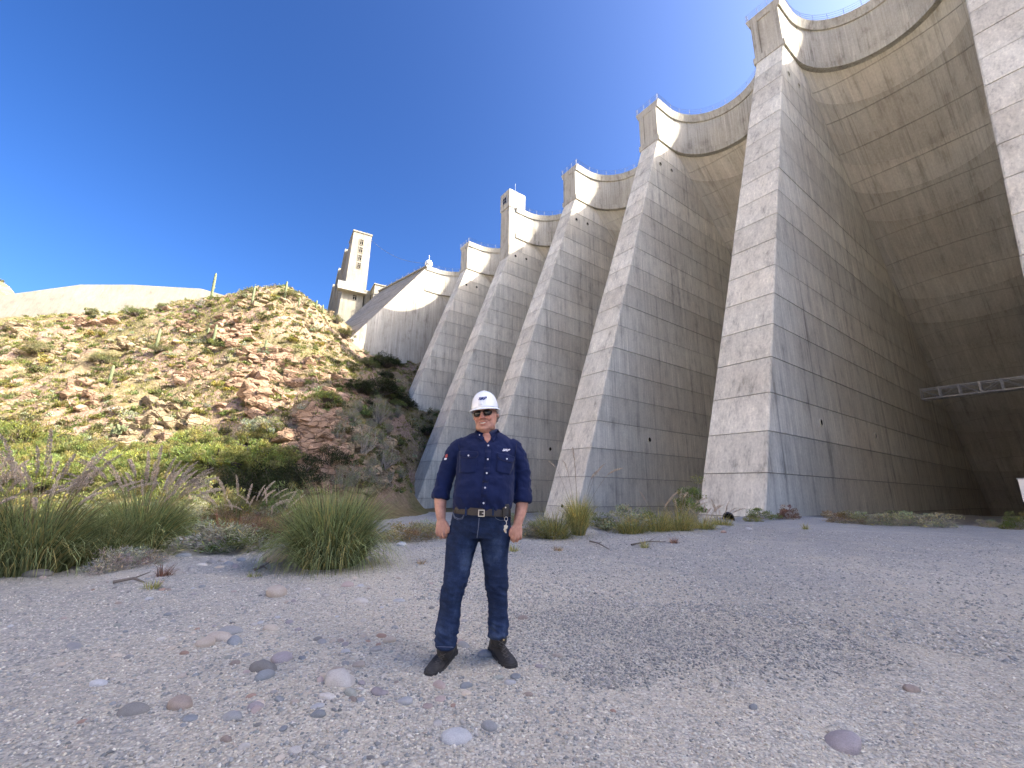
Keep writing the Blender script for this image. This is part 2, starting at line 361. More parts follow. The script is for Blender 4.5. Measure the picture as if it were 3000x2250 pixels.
# ------------------------------------------------------------------ ground materials
def gravel_material():
    m, nt, b = new_mat('river_gravel'); P = wpos(nt)
    v1 = nd(nt, 'ShaderNodeTexVoronoi', {'Vector': P, 'Scale': 62.0, 'Randomness': 1.0})
    v2 = nd(nt, 'ShaderNodeTexVoronoi', {'Vector': scaled(nt, P, (1, 1, 1), (5, 3, 1)), 'Scale': 24.0})
    pal = [(0.0, (0.24, 0.245, 0.255)), (0.16, (0.36, 0.355, 0.35)), (0.34, (0.50, 0.465, 0.415)), (0.52, (0.44, 0.40, 0.355)), (0.68, (0.55, 0.505, 0.44)), (0.82, (0.41, 0.405, 0.40)), (0.93, (0.62, 0.59, 0.54)), (1.0, (0.68, 0.66, 0.62))]
    pal2 = [(0.0, (0.17, 0.18, 0.20)), (0.25, (0.29, 0.295, 0.315)), (0.5, (0.37, 0.365, 0.37)), (0.72, (0.32, 0.32, 0.335)), (0.9, (0.46, 0.445, 0.43)), (1.0, (0.60, 0.585, 0.56))]
    w = lambda v: nd(nt, 'ShaderNodeSeparateColor', {0: v.outputs['Color']}).outputs[0]
    c1 = ramp(nt, w(v1), pal); c2 = ramp(nt, w(v2), pal)
    c = mixc(nt, 0.35, c1, c2)
    d1 = ramp(nt, w(v1), pal2); d2 = ramp(nt, w(v2), pal2); d = mixc(nt, 0.35, d1, d2)
    big = noise_(nt, P, 0.42, 5, 0.6); sep = nd(nt, 'ShaderNodeSeparateXYZ', {0: P})
    # the graded road surface is darker, bluer crushed stone
    rx = math_(nt, 'SUBTRACT', sep.outputs[1], math_(nt, 'ADD', math_(nt, 'MULTIPLY', math_(nt, 'ABSOLUTE', math_(nt, 'SUBTRACT', sep.outputs[0], 3.5)), 0.55), 4.2))
    rf = math_(nt, 'ADD', math_(nt, 'MULTIPLY', rx, 0.35), math_(nt, 'MULTIPLY', math_(nt, 'SUBTRACT', big, 0.5), 3.2))
    lf = math_(nt, 'MULTIPLY', math_(nt, 'SUBTRACT', math_(nt, 'MULTIPLY', sep.outputs[0], -1.0), 1.2), 0.6)
    rf = ramp(nt, math_(nt, 'MAXIMUM', rf, math_(nt, 'ADD', lf, math_(nt, 'MULTIPLY', math_(nt, 'SUBTRACT', big, 0.55), 3.0))), [(0.05, 0), (0.85, 0.8)])
    c = mixc(nt, rf, c, d)
    sand = noise_(nt, P, 1.1, 5, 0.65)
    c = mixc(nt, math_(nt, 'MULTIPLY', ramp(nt, sand, [(0.50, 0), (0.68, 1)]), 0.5), c, (0.53, 0.48, 0.41))
    c = mixc(nt, 1.0, c, (1.02, 1.0, 0.895), 'MULTIPLY')
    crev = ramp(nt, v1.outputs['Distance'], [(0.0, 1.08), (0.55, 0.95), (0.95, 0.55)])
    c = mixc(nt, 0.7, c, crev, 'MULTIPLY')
    patch = noise_(nt, scaled(nt, P, (1, 1, 1), (8, 8, 8)), 0.23, 4); c = mixc(nt, 0.6, c, ramp(nt, patch, [(0.3, 0.8), (0.7, 1.15)]), 'MULTIPLY')
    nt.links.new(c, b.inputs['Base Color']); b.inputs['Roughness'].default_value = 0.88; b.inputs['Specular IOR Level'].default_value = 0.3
    h = math_(nt, 'SUBTRACT', math_(nt, 'MULTIPLY', v2.outputs['Distance'], -0.6), v1.outputs['Distance'])
    bp = nd(nt, 'ShaderNodeBump', {'Height': h, 'Strength': 0.9, 'Distance': 0.012}); nt.links.new(bp.outputs[0], b.inputs['Normal'])
    return m
def hill_material(name='hill_soil', far=False):
    m, nt, b = new_mat(name); P = wpos(nt)
    nz = nd(nt, 'ShaderNodeSeparateXYZ', {0: nd(nt, 'ShaderNodeNewGeometry').outputs['True Normal']}).outputs[2]
    n1 = noise_(nt, P, 0.09, 6, 0.62); n2 = noise_(nt, P, 0.55, 7, 0.68); n3 = noise_(nt, P, 3.2, 6, 0.7)
    soil = ramp(nt, n2, [(0.28, (0.14, 0.10, 0.05)), (0.45, (0.225, 0.162, 0.082)), (0.58, (0.28, 0.204, 0.105)), (0.75, (0.34, 0.262, 0.145))])
    rock = ramp(nt, n3, [(0.3, (0.15, 0.10, 0.075)), (0.5, (0.30, 0.21, 0.155)), (0.7, (0.41, 0.31, 0.235))])
    green = ramp(nt, n3, [(0.3, (0.085, 0.095, 0.03)), (0.7, (0.20, 0.20, 0.07))])
    c = mixc(nt, ramp(nt, nz, [(0.62, 1), (0.86, 0)]), soil, rock)
    c = mixc(nt, math_(nt, 'MULTIPLY', ramp(nt, n1, [(0.42, 0), (0.6, 1)]), 0.65), c, green)
    vor = nd(nt, 'ShaderNodeTexVoronoi', {'Vector': scaled(nt, P, (1, 1, 1.6)), 'Scale': 1.3})
    c = mixc(nt, 0.5, c, ramp(nt, vor.outputs['Distance'], [(0.0, 1.15), (0.5, 0.95), (0.85, 0.6)]), 'MULTIPLY')
    nt.links.new(c, b.inputs['Base Color']); b.inputs['Roughness'].default_value = 0.95; b.inputs['Specular IOR Level'].default_value = 0.15
    h = math_(nt, 'ADD', math_(nt, 'MULTIPLY', n2, 1.0), math_(nt, 'MULTIPLY', n3, 0.35))
    bp = nd(nt, 'ShaderNodeBump', {'Height': h, 'Strength': 1.0, 'Distance': 0.5}); nt.links.new(bp.outputs[0], b.inputs['Normal'])
    return m
M_GRAVEL = gravel_material(); M_HILL = hill_material()
M_PALE_BOUNCE = plain('pale_bounce_ground', (0.46, 0.40, 0.32), 0.95, spec=0.1, nscale=0.05, namt=0.12)  # unseen terrain made paler so sunlight bounces onto the shaded dam

def warp_axis(lo, hi, fine, coarse, c0, c1):
    out, x = [], lo
    while x < hi:
        out.append(x); d = max(0, c0 - x, x - c1); x += min(coarse, fine + d * 0.06)
    return np.array(out + [hi])
ground = grid_mesh('ground', warp_axis(-45, 75, 0.07, 0.9, -4, 4), warp_axis(-12, 62, 0.07, 0.8, 0.8, 9), lambda x, y: np.where(hill_raw(x, y) > 1.0, base_z(x, y) - 1.5, base_z(x, y)), M_GRAVEL)
tag(ground, kind='structure')
hill = grid_mesh('hillside', np.arange(-150, 14, 0.55), np.arange(23, 150, 0.55), lambda x, y: np.where(terrain(x, y) - base_z(x, y) > 0.03, terrain(x, y), base_z(x, y) - 0.12), M_HILL)
tag(hill, kind='structure')
far = MB(); far.add([(-900, -700, -4.2), (900, -700, -4.2), (900, 900, -4.2), (-900, 900, -4.2)], [(0, 1, 2, 3)])
tag(far.build('valley_floor', M_PALE_BOUNCE), kind='structure')
def bank_z(x, y):                                         # unseen canyon side carried on downstream, brought close to bounce light onto the dam
    P = np.c_[x, y]; d = np.clip((-x - 38 - np.clip(y + 15, 0, 80) * .75) / 70, 0, 1)
    return -4.6 + 66 * smooth01(d) * smooth01((70 - y) / 50) + (4 * vnoise(P, .03, 31, 5) + 1.2 * vnoise(P, .15, 32, 4)) * smooth01(d * 4)
tag(grid_mesh('bounce_canyon_side', np.linspace(-260, -36, 90), np.linspace(-260, 75, 110), bank_z, M_PALE_BOUNCE), kind='structure')
def abut_z(x, y):                                        # unseen mountain at the dam's right end, raised to shade the foreground
    P = np.c_[x, y]; r = np.hypot((x - 122) / 60, (y + 20) / 62)
    return -4.5 + 132 * np.exp(-np.clip(r - .05, 0, 9) ** 2 * 1.6) + 4 * vnoise(P, .035, 51, 5) + 1.2 * vnoise(P, .16, 52, 4)
tag(grid_mesh('right_shade_abutment', np.linspace(52, 260, 90), np.linspace(-170, 60, 100), abut_z, M_HILL), kind='structure')
def far_hill_z(x, y):
    r = np.hypot((x + 306) / 62, (y - 228) / 60); P = np.c_[x, y]
    return 118 * np.exp(-r ** 2 * 1.1) - 6 + 5 * vnoise(P, 0.05, 21, 5) + 4 * vnoise(P, 0.16, 22, 4)
far_hill = grid_mesh('far_hill', np.linspace(-470, -120, 130), np.linspace(170, 360, 90), far_hill_z, M_HILL); tag(far_hill, kind='structure')

# ------------------------------------------------------------------ the dam
dam = thing('concrete_dam', 'huge weathered grey multiple-arch dam with a row of sloping buttresses', 'dam', (0, 0, 0))
NL = 19
DECK_B, DECK_T = 63.2 - 1.0 + CAM_H - 1.14, 63.34
def ds(z): return 3.3 + 1.06 * (LEDGE - z)                     # how far back the arch barrel springs
def section(z, inset=0.0):
    f, w = -BAT * (LEDGE - z), bwidth(z)
    q = lambda u, v: tuple(U3 * u + V3 * v + np.array([0, 0, z]))
    b = ds(z) + 2.5
    c = 0.10 if inset == 0 else 0.0                            # chamfered arrises
    s = inset
    return [q(s, f + c + s), q(s + c, f + s), q(w - c - s, f + s), q(w - s, f + c + s), q(w - s, b), q(s, b)]
lift_me = []
for j in range(NL):
    zt, zb = LEDGE - j * LIFT, LEDGE - (j + 1) * LIFT
    mb = MB(); mb.hexa(section(zb + 0.032), section(zt - 0.032)); me = mb.mesh('concrete_lift'); me.materials.append(M_CONC); lift_me.append(me)
core = MB(); core.hexa(section(LEDGE - NL * LIFT, 0.13), section(LEDGE, 0.13)); core_me = core.mesh('buttress'); core_me.materials.append(M_CORE)
plainb = MB(); plainb.hexa(section(LEDGE - NL * LIFT), section(LEDGE)); plain_me = plainb.mesh('buttress'); plain_me.materials.append(M_CONC)
cap = MB()
q = lambda u, v, z: tuple(U3 * u + V3 * v + np.array([0, 0, z]))
cap.hexa([q(.04, .12, LEDGE + .9), q(W_LEDGE - .04, .12, LEDGE + .9), q(W_LEDGE - .04, 8.5, LEDGE + .9), q(.04, 8.5, LEDGE + .9)],
         [q(-.05, .12, DECK_B), q(W_LEDGE + .05, .12, DECK_B), q(W_LEDGE + .05, 8.5, DECK_B), q(-.05, 8.5, DECK_B)])
cap_me = cap.mesh('buttress_cap'); cap_me.materials.append(M_CAP)
led = MB(); led.hexa([q(-.03, -.10, LEDGE + .03), q(W_LEDGE + .25, -.10, LEDGE + .03), q(W_LEDGE + .25, 8, LEDGE + .03), q(-.03, 8, LEDGE + .03)],
                     [q(-.03, -.10, LEDGE + .93), q(W_LEDGE + .25, -.10, LEDGE + .93), q(W_LEDGE + .25, 8, LEDGE + .93), q(-.03, 8, LEDGE + .93)])
led_me = led.mesh('ledge'); led_me.materials.append(M_CAP)
dk = MB()
dk.hexa([q(-.05, .12, DECK_B), q(W_LEDGE + .05, .12, DECK_B), q(W_LEDGE + .1, 6, DECK_B), q(-.1, 6, DECK_B)],
        [q(-.30, .0, DECK_T - .01), q(W_LEDGE + .45, .0, DECK_T - .01), q(W_LEDGE + .3, 6, DECK_T - .01), q(-.3, 6, DECK_T - .01)])
dk_me = dk.mesh('crest_deck'); dk_me.materials.append(M_CAP)
def pipe_mesh(name, r, L):
    mb = MB(); n = 14; ring = lambda rr, y: [(rr * math.cos(2 * math.pi * k / n), y, rr * math.sin(2 * math.pi * k / n)) for k in range(n)]
    mb.loft([ring(r, .3), ring(r, -L), ring(r * .8, -L), ring(r * .8, .25)], cap=False)
    return mb
pm = pipe_mesh('drain_pipe', .36, .07); pipe_me = pm.mesh('drain_pipe'); pipe_me.materials.append(M_CONC)
dm = MB(); dm.add([(.3 * math.cos(2 * math.pi * k / 14), -.02, .3 * math.sin(2 * math.pi * k / 14)) for k in range(14)], [tuple(range(13, -1, -1))])  # black disc paints the shade inside the drain; the wall behind is solid
drain_me = dm.mesh('drain_shade_disc'); drain_me.materials.append(M_VOID)
def drain(parent, u, v, z, face='side', s=1.0):
    o = obj('drain_pipe', pipe_me, None, parent); d = obj('drain_shade_disc', drain_me, None, parent)
    ang = math.atan2(U3[1], U3[0]) - math.pi / 2 if face == 'side' else math.atan2(V3[1], V3[0]) - math.pi / 2
    p = U3 * u + V3 * v
    for x in (o, d): x.location = (p[0], p[1], z); x.rotation_euler = (0, 0, ang); x.scale = (s, 1, s)
for i in range(-6, 5):
    if i < -1:
        b = obj('buttress', plain_me, None, dam); b.location = bpos(i)
    else:
        b = obj('buttress', core_me, None, dam); b.location = bpos(i)
        for j in range(NL):
            l = obj('concrete_lift', lift_me[j], None, b); l.location = (rnd.uniform(-.015, .015), rnd.uniform(-.02, .02), 0)
        if i >= 0:
            for (v, z) in ((.15, 51.25), (3.15, 51.55), (-6.6, 7.5), (8.2, 7.6)): drain(b, 0, v, z)
    if i == 1: drain(b, bwidth(-.5) * .45, -BAT * (LEDGE + .5), -.45, 'front', .75)
    if i == 3:                                                  # this one carries a shaft and a small house on the crest
        sh = MB(); sh.hexa([q(.0, -1.75, 50.4), q(W_LEDGE, -1.75, 50.4), q(W_LEDGE, 2, 50.4), q(.0, 2, 50.4)], [q(.0, -1.75, DECK_B + .8), q(W_LEDGE, -1.75, DECK_B + .8), q(W_LEDGE, 2, DECK_B + .8), q(.0, 2, DECK_B + .8)])
        sh.build('shaft', M_CAP, b)
        hs = MB(); hs.hexa([q(-.1, -1.9, DECK_B + .86), q(W_LEDGE + .15, -1.9, DECK_B + .86), q(W_LEDGE + .15, 2.6, DECK_B + .86), q(-.1, 2.6, DECK_B + .86)], [q(-.1, -1.9, 67.5), q(W_LEDGE + .15, -1.9, 67.5), q(W_LEDGE + .15, 2.6, 67.5), q(-.1, 2.6, 67.5)])
        hs.build('crest_house', M_CAP, b)
        wd = MB(); wd.box(np.array(q(W_LEDGE * .5, -1.93, 65.2)), (.62, .06, .75), [U3, V3, [0, 0, 1]]); wd.build('window_pane', M_VOID, b)
        wf = MB()
        for du_, dz_, hu, hz in ((-.68, 0, .06, .84), (.68, 0, .06, .84), (0, .8, .74, .05), (0, -.8, .74, .05), (0, 0, .03, .78), (0, 0, .66, .03)):
            wf.box(np.array(q(W_LEDGE * .5 + du_, -1.97, 65.2 + dz_)), (hu, .06, hz), [U3, V3, [0, 0, 1]])
        wf.build('window_frame', M_STEEL, b)
        an = MB(); an.tube([q(.6, .2, 67.5), q(.6, .2, 70.2)], .04, 5); an.build('antenna', M_STEEL, b)
    else:
        c = obj('buttress_cap', cap_me, None, b); l = obj('ledge', led_me, None, b); d = obj('crest_deck', dk_me, None, b)
        rl = MB()                                               # crest railing over the buttress front
        for k in range(4): u_ = -.2 + (W_LEDGE + .5) * k / 3; rl.tube([q(u_, .1, DECK_T), q(u_, .1, DECK_T + 1.1)], .028, 4)
        for zz in (.4, .75, 1.1): rl.tube([q(-.25, .1, DECK_T + zz), q(W_LEDGE + .4, .1, DECK_T + zz)], .02, 4)
        if i >= 0: rl.build('railing', M_RAIL, b)

def arc_path(L, off, n=28, d0=3.0):
    """plan curve of a bay in (lateral, depth); off > 0 moves it into the opening"""
    r = L / 2
    pts = [(off, -0.0), (off, d0 * .5)]
    for k in range(n + 1):
        t = math.pi * k / n; pts.append((r - (r - off) * math.cos(t), d0 + (r - off) * math.sin(t)))
    pts += [(L - off, d0 * .5), (L - off, 0.0)]
    return pts
def bay(i, detail=True):
    A = bpos(i); B = bpos(i - 1) + U3 * W_LEDGE; e = (B - A); L = float(np.hypot(e[0], e[1])); e = e / L
    P = lambda lat, dep, z: tuple(e * lat + V3 * dep + np.array([0, 0, z]))
    def ring(o_in, o_out, zb, zt, name, mat, parent, lip=0.0):
        a, b_ = arc_path(L, o_in), arc_path(L, -o_out); a2 = arc_path(L, o_in + lip)
        rings = [[P(*a2[k], zt), P(*b_[k], zt), P(*b_[k], zb), P(*a[k], zb)] for k in range(len(a))]
        mb = MB(); mb.loft(rings); o = mb.build(name, mat, parent); return o
    ar = ring(0.03, .8, LEDGE + .02, DECK_B - .01, 'arch', M_CAP, dam); ar.location = A
    ring(.22, .1, LEDGE - .05, LEDGE + .9, 'ledge', M_CAP, ar)
    ring(.25, 1.6, DECK_B, DECK_T, 'crest_deck', M_CAP, ar, .35)
    if detail:
        rl = MB(); pp = arc_path(L, .45, 36); pp2 = pp[::3] + [pp[-1]]
        for (a, d) in pp2: rl.tube([P(a, d, DECK_T), P(a, d, DECK_T + 1.1)], .028, 4)
        for zz in (.4, .75, 1.1): rl.tube([P(a, d, DECK_T + zz) for a, d in pp], .02, 4)
        rl.build('railing', M_RAIL, ar)
    n = 20
    def curve(zs, back=0.0):
        out = []
        for k in range(n + 1):
            t = math.pi * k / n; Lz = L - (bwidth(zs) - W_LEDGE) + .5; r = Lz / 2
            z = min(zs + .35 * r * math.sin(t), LEDGE - .06)
            Lz = L - (bwidth(z) - W_LEDGE) + .5; r = Lz / 2
            out.append(P(-.25 + r - (r + back) * math.cos(t), ds(z) + (r + back) * math.sin(t), z))
        return out
    if detail:
        for j in range(NL + 1):
            zt, zb = LEDGE - j * LIFT + 1e-3, LEDGE - (j + 1) * LIFT
            t_, b_ = curve(zt - .028), curve(zb + .028); T_, B_ = curve(zt - .028, .5), curve(zb + .028, .5)
            mb = MB(); mb.loft([[T_[k], t_[k], b_[k], B_[k]] for k in range(n + 1)], cap=False)
            o = mb.build('arch_lift', M_ARCH, ar); o.data.polygons.foreach_set('use_smooth', [False] * len(o.data.polygons))
        bk = MB(); bk.loft([curve(LEDGE - k * 4, .14) for k in range(17)], cap=False, open_=True); bk.build('arch_core', M_CORE, ar)
    else:
        bk = MB(); bk.loft([curve(LEDGE - k * 4, .0) for k in range(17)], cap=False, open_=True); bk.build('arch_barrel', M_ARCH, ar)
for i in range(-5, 6): bay(i, i >= 0)

# gravity section at the left end of the row
wdir = np.array([-math.sin(math.radians(48)), math.cos(math.radians(48)), 0])
gs = MB(); P5 = bpos(5)
prof = [(-.72 * 43, 20.3), (0.2, DECK_T - .25), (3.2, DECK_T - .25), (7.5, 50), (11, 20.3)]
gs.hexa([tuple(P5 + V3 * a + np.array([0, 0, z])) for a, z in prof][::-1], [tuple(P5 + wdir * 25 + V3 * a + np.array([0, 0, z])) for a, z in prof][::-1])
gw = gs.build('gravity_wall', M_CAP, dam)
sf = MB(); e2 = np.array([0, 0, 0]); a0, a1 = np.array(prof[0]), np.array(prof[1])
for k in range(9):                                             # added slabs, stained and toned down for the shade on this slope
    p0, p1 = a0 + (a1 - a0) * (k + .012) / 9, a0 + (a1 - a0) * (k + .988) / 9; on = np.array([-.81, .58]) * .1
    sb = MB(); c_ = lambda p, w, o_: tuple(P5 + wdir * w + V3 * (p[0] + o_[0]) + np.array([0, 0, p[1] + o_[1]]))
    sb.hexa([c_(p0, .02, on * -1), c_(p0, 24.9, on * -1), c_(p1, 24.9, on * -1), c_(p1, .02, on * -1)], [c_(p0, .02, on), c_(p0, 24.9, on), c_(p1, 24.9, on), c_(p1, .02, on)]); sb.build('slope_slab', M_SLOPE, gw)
gd = MB(); gd.hexa([tuple(P5 + wdir * -.5 + V3 * a + np.array([0, 0, DECK_T - .24])) for a in (-.4, 3.4)] + [tuple(P5 + wdir * 25 + V3 * a + np.array([0, 0, DECK_T - .24])) for a in (3.4, -.4)],
                   [tuple(P5 + wdir * -.5 + V3 * a + np.array([0, 0, DECK_T + .1])) for a in (-.4, 3.4)] + [tuple(P5 + wdir * 25 + V3 * a + np.array([0, 0, DECK_T + .1])) for a in (3.4, -.4)])
gd.build('crest_deck', M_CAP, gw)
rl = MB()
for k in range(9): p = P5 + wdir * (k * 3); rl.tube([p + [0, 0, DECK_T], p + [0, 0, DECK_T + 1.1]], .05, 4)
for zz in (.55, 1.1): rl.tube([P5 + [0, 0, DECK_T + zz], P5 + wdir * 25 + [0, 0, DECK_T + zz]], .035, 4)
rl.build('railing', M_RAIL, gw)
dome = MB(); c0 = P5 + wdir * .6 + V3 * 1.0 + np.array([0, 0, DECK_T + 1.35])
dome.loft([[tuple(c0 + np.array([1.15 * math.sin(t) * math.cos(w), 1.15 * math.sin(t) * math.sin(w), -1.15 * math.cos(t)])) for w in np.linspace(0, 2 * math.pi, 13)[:-1]] for t in np.linspace(.15, 3.0, 9)])
dome.tube([c0 + [0, 0, -1.5], c0 + [0, 0, -1]], .25, 6); dome.tube([c0 + [.0, 0.3, .9], c0 + [0, .3, 3.0]], .06, 4)
tag(dome.build('radar_dome', M_WHITE, smooth=True), 'small white round dome with an aerial standing on the far crest corner', 'antenna dome')

# footbridge hung across the nearest arch
S0 = on_plane(2700.7, 1169.9, bpos(0), U3)
fb = thing('footbridge', 'pale steel truss footbridge crossing the dark nearest arch', 'footbridge', tuple(S0))
def fpt(px, py): p = on_plane(px, py, S0, V3); return p - S0
h_tr = 1.45; Lfb = 14.0
for nm, z in (('bottom_chord', 0.0), ('top_chord', h_tr)):
    for dv_ in (0, 1.3):
        mb = MB(); mb.box(-U3 * (Lfb / 2 - .1) + V3 * dv_ + np.array([0, 0, z]), (Lfb / 2, .07, .07), [U3, V3, [0, 0, 1]]); mb.build(nm, M_STEEL, fb)
dkk = MB(); dkk.box(-U3 * (Lfb / 2 - .1) + V3 * .65 + np.array([0, 0, .12]), (Lfb / 2, .58, .035), [U3, V3, [0, 0, 1]]); dkk.build('walkway_deck', M_STEEL, fb)
nP = 7; step = Lfb / nP
for k in range(nP + 1):
    for dv_ in (0, 1.3):
        mb = MB(); mb.box(-U3 * (k * step - .02) + V3 * (dv_ - .03) + np.array([0, 0, h_tr / 2]), (.09, .09, h_tr / 2 + .12), [U3, V3, [0, 0, 1]]); mb.build('post', M_STEEL, fb)
    if k < nP:
        a, b_ = -U3 * (k * step), -U3 * ((k + 1) * step)
        if k % 2: a, b_ = b_, a
        mb = MB(); mb.tube([a + [0, 0, h_tr], b_ + [0, 0, .05]], .05, 5); mb.build('diagonal', M_STEEL, fb)
        mb = MB(); mb.tube([a + V3 * 1.3 + [0, 0, h_tr], b_ + V3 * 1.3 + [0, 0, .05]], .05, 5); mb.build('diagonal', M_STEEL, fb)
for zz in (.55, 1.0):
    mb = MB(); mb.tube([[0, 0, zz], -U3 * Lfb + [0, 0, zz]], .028, 4); mb.build('handrail', M_STEEL, fb)

# ------------------------------------------------------------------ spillway gate tower beyond the hill
ua, va = math.radians(-29.0), math.radians(61.0)
UG = np.array([math.sin(ua), math.cos(ua), 0]); VG = np.array([math.sin(va), math.cos(va), 0])
TL = at(1037, 677, 132.0)
gt = thing('gate_tower', 'tall pale concrete spillway gate tower with four small windows on the skyline', 'tower', tuple(TL))
def gp(px, py): return on_plane(px, py, TL, UG) - TL
tr, br, bl = gp(1089.3, 691.9), gp(1070.8, 857.7), gp(1010, 843)
zt = 0.0; zb = br[2]
wT = float(np.dot(tr, VG)); wBr, wBl = float(np.dot(br, VG)), float(np.dot(bl, VG))
g3 = lambda v, u, z: tuple(VG * v + UG * u + np.array([0, 0, z]))
mb = MB(); mb.hexa([g3(wBl, 0, zb), g3(wT, 0, zb), g3(wT, 9, zb), g3(wBl, 9, zb)], [g3(0, 0, 0), g3(wT, 0, 0), g3(wT, 9, 0), g3(0, 9, 0)]); mb.build('tower_wall', M_SPILL, gt)
mb = MB(); mb.hexa([g3(-.25, -.25, .02), g3(wT + .25, -.25, .02), g3(wT + .25, 9.2, .02), g3(-.25, 9.2, .02)], [g3(-.25, -.25, .5), g3(wT + .25, -.25, .5), g3(wT + .25, 9.2, .5), g3(-.25, 9.2, .5)]); mb.build('parapet', M_SPILL, gt)
low = MB(); zl = zb - 22; low.hexa([g3(wBl - 1.8, 1.6, zl), g3(wT - .4, 1.6, zl), g3(wT - .4, 9, zl), g3(wBl - 1.8, 9, zl)], [g3(wBl - .5, 1.6, zb - .02), g3(wT - .4, 1.6, zb - .02), g3(wT - .4, 9, zb - .02), g3(wBl - .5, 9, zb - .02)]); low.build('tower_base', M_SPILL, gt)
bal = MB(); bal.hexa([g3(wBl - 2.2, -.5, zb - .5), g3(wT + .3, -.5, zb - .5), g3(wT + .3, 2, zb - .5), g3(wBl - 2.2, 2, zb - .5)], [g3(wBl - 2.2, -.5, zb - .03), g3(wT + .3, -.5, zb - .03), g3(wT + .3, 2, zb - .03), g3(wBl - 2.2, 2, zb - .03)]); bal.build('balcony', M_CAP, gt)
rl = MB()
for k in range(6): rl.tube([g3(wBl - 2.2 + .42 * k, -.4, zb), g3(wBl - 2.2 + .42 * k, -.4, zb + 2.2)], .06, 4)
for zz in (.7, 1.4, 2.2): rl.tube([g3(wBl - 2.2, -.4, zb + zz), g3(wBl - .1, -.4, zb + zz)], .06, 4)
rl.build('balcony_railing', M_WHITE, gt)
def gwin(px, py, w=1.25, h=2.1, pl=0.0):
    P = on_plane(px, py, TL + UG * pl, UG) - TL
    w_ = MB()
    for a, z, hw, hz in ((-w / 2, 0, .10, h / 2 + .1), (w / 2, 0, .10, h / 2 + .1), (0, h / 2, w / 2, .10), (0, -h / 2, w / 2, .10), (0, 0, .06, h / 2), (0, .3, w / 2, .06)):
        w_.box(P + VG * a + np.array([0, 0, z]) - UG * .06, (hw, .12, hz), [VG, UG, [0, 0, 1]])
    o = w_.build('window', M_SPILL, gt)
    pn = MB(); pn.box(P - UG * .03, (w / 2, .05, h / 2), [VG, UG, [0, 0, 1]]); pn.build('pane', M_VOID, o)
for px, py in ((1059.5, 710), (1057, 732.5), (1054, 755.5), (1051.5, 778)): gwin(px, py)
gwin(1039, 872, 1.3, 1.9, 1.6)
# hoist house and piers running away behind it
hz = -52.0
hh = MB(); hh.hexa([g3(wBl - 2.5, 8.8, hz), g3(wT - 1, 8.8, hz), g3(wT - 1, 62, hz), g3(wBl - 2.5, 62, hz)], [g3(.15, 8.8, -.15), g3(wT - .3, 8.8, -.15), g3(wT - .3, 62, -.15), g3(.15, 62, -.15)]); hh.build('hoist_house', M_SPILL, gt)
for k in range(3):
    u0 = 14 + 16.5 * k
    mb = MB(); mb.hexa([g3(wBl - 3.4, u0, hz), g3(wBl + 1, u0, hz), g3(wBl + 1, u0 + 2.6, hz), g3(wBl - 3.4, u0 + 2.6, hz)], [g3(-.7, u0, .3), g3(1, u0, .3), g3(1, u0 + 2.6, .3), g3(-.7, u0 + 2.6, .3)]); mb.build('pier', M_SPILL, gt)
    mb = MB(); mb.tube([g3(-.6, u0, -13), g3(-2.1, u0 + 6, -31)], .28, 6); mb.build('brace', M_CAP, gt)
# annex with its own window, joined to the tower base
AX = on_plane(1072, 850, TL + UG * 3, UG) - TL
an = MB(); an.hexa([g3(wT + .2, 3, zl), g3(wT + 9, 3, zl), g3(wT + 9, 11, zl), g3(wT + .2, 11, zl)], [g3(wT + .2, 3, AX[2]), g3(wT + 9, 3, AX[2]), g3(wT + 9, 11, AX[2]), g3(wT + .2, 11, AX[2])]); an.build('annex', M_SPILL, gt)
gwin(1089.5, 873, 1.3, 2.0, 3.0)
ch = thing('control_house', 'low pale control house with a railed stair on the crest beside the tower', 'building')
Q0 = at(1098, 838, 134.0); Q1 = on_plane(1122, 842, Q0, UG)
wq = float(np.dot(Q1 - Q0, VG)) + 6; ch.location = tuple(Q0)
c = MB(); c.hexa([g3(0, 0, -10), g3(wq, 0, -10), g3(wq, 7, -10), g3(0, 7, -10)], [g3(0, 0, .6), g3(wq, 0, .6), g3(wq, 7, .6), g3(0, 7, .6)]); c.build('house_wall', M_SPILL, ch)
c = MB(); c.hexa([g3(-.3, -.3, .62), g3(wq + .3, -.3, .62), g3(wq + .3, 7.3, .62), g3(-.3, 7.3, .62)], [g3(-.3, -.3, .95), g3(wq + .3, -.3, .95), g3(wq + .3, 7.3, .95), g3(-.3, 7.3, .95)]); c.build('roof_slab', M_SPILL, ch)
st = MB()
for k in range(5): st.tube([g3(-.2 + .8 * k, -.6, -5.5 + .5 * k), g3(-.2 + .8 * k, -.6, -3.2 + .5 * k)], .09, 4)
st.tube([g3(-.4, -.6, -3.4), g3(9, -.6, .2)], .18, 4); st.tube([g3(-.4, -.6, -5.2), g3(3, -.6, -3.2)], .12, 4); st.build('stair_railing', M_RAIL, ch)
cb = MB(); a, b_ = TL + VG * wT + np.array([0, 0, -1.5]), P5 + np.array([0, 0, DECK_T + 1.0]); cb.tube([a + (b_ - a) * t - np.array([0, 0, 9 * t * (1 - t)]) for t in np.linspace(0, 1, 14)], .045, 4)
tag(cb.build('cable', M_RAIL), 'thin dark cable sagging from the gate tower to the dam crest', 'cable')

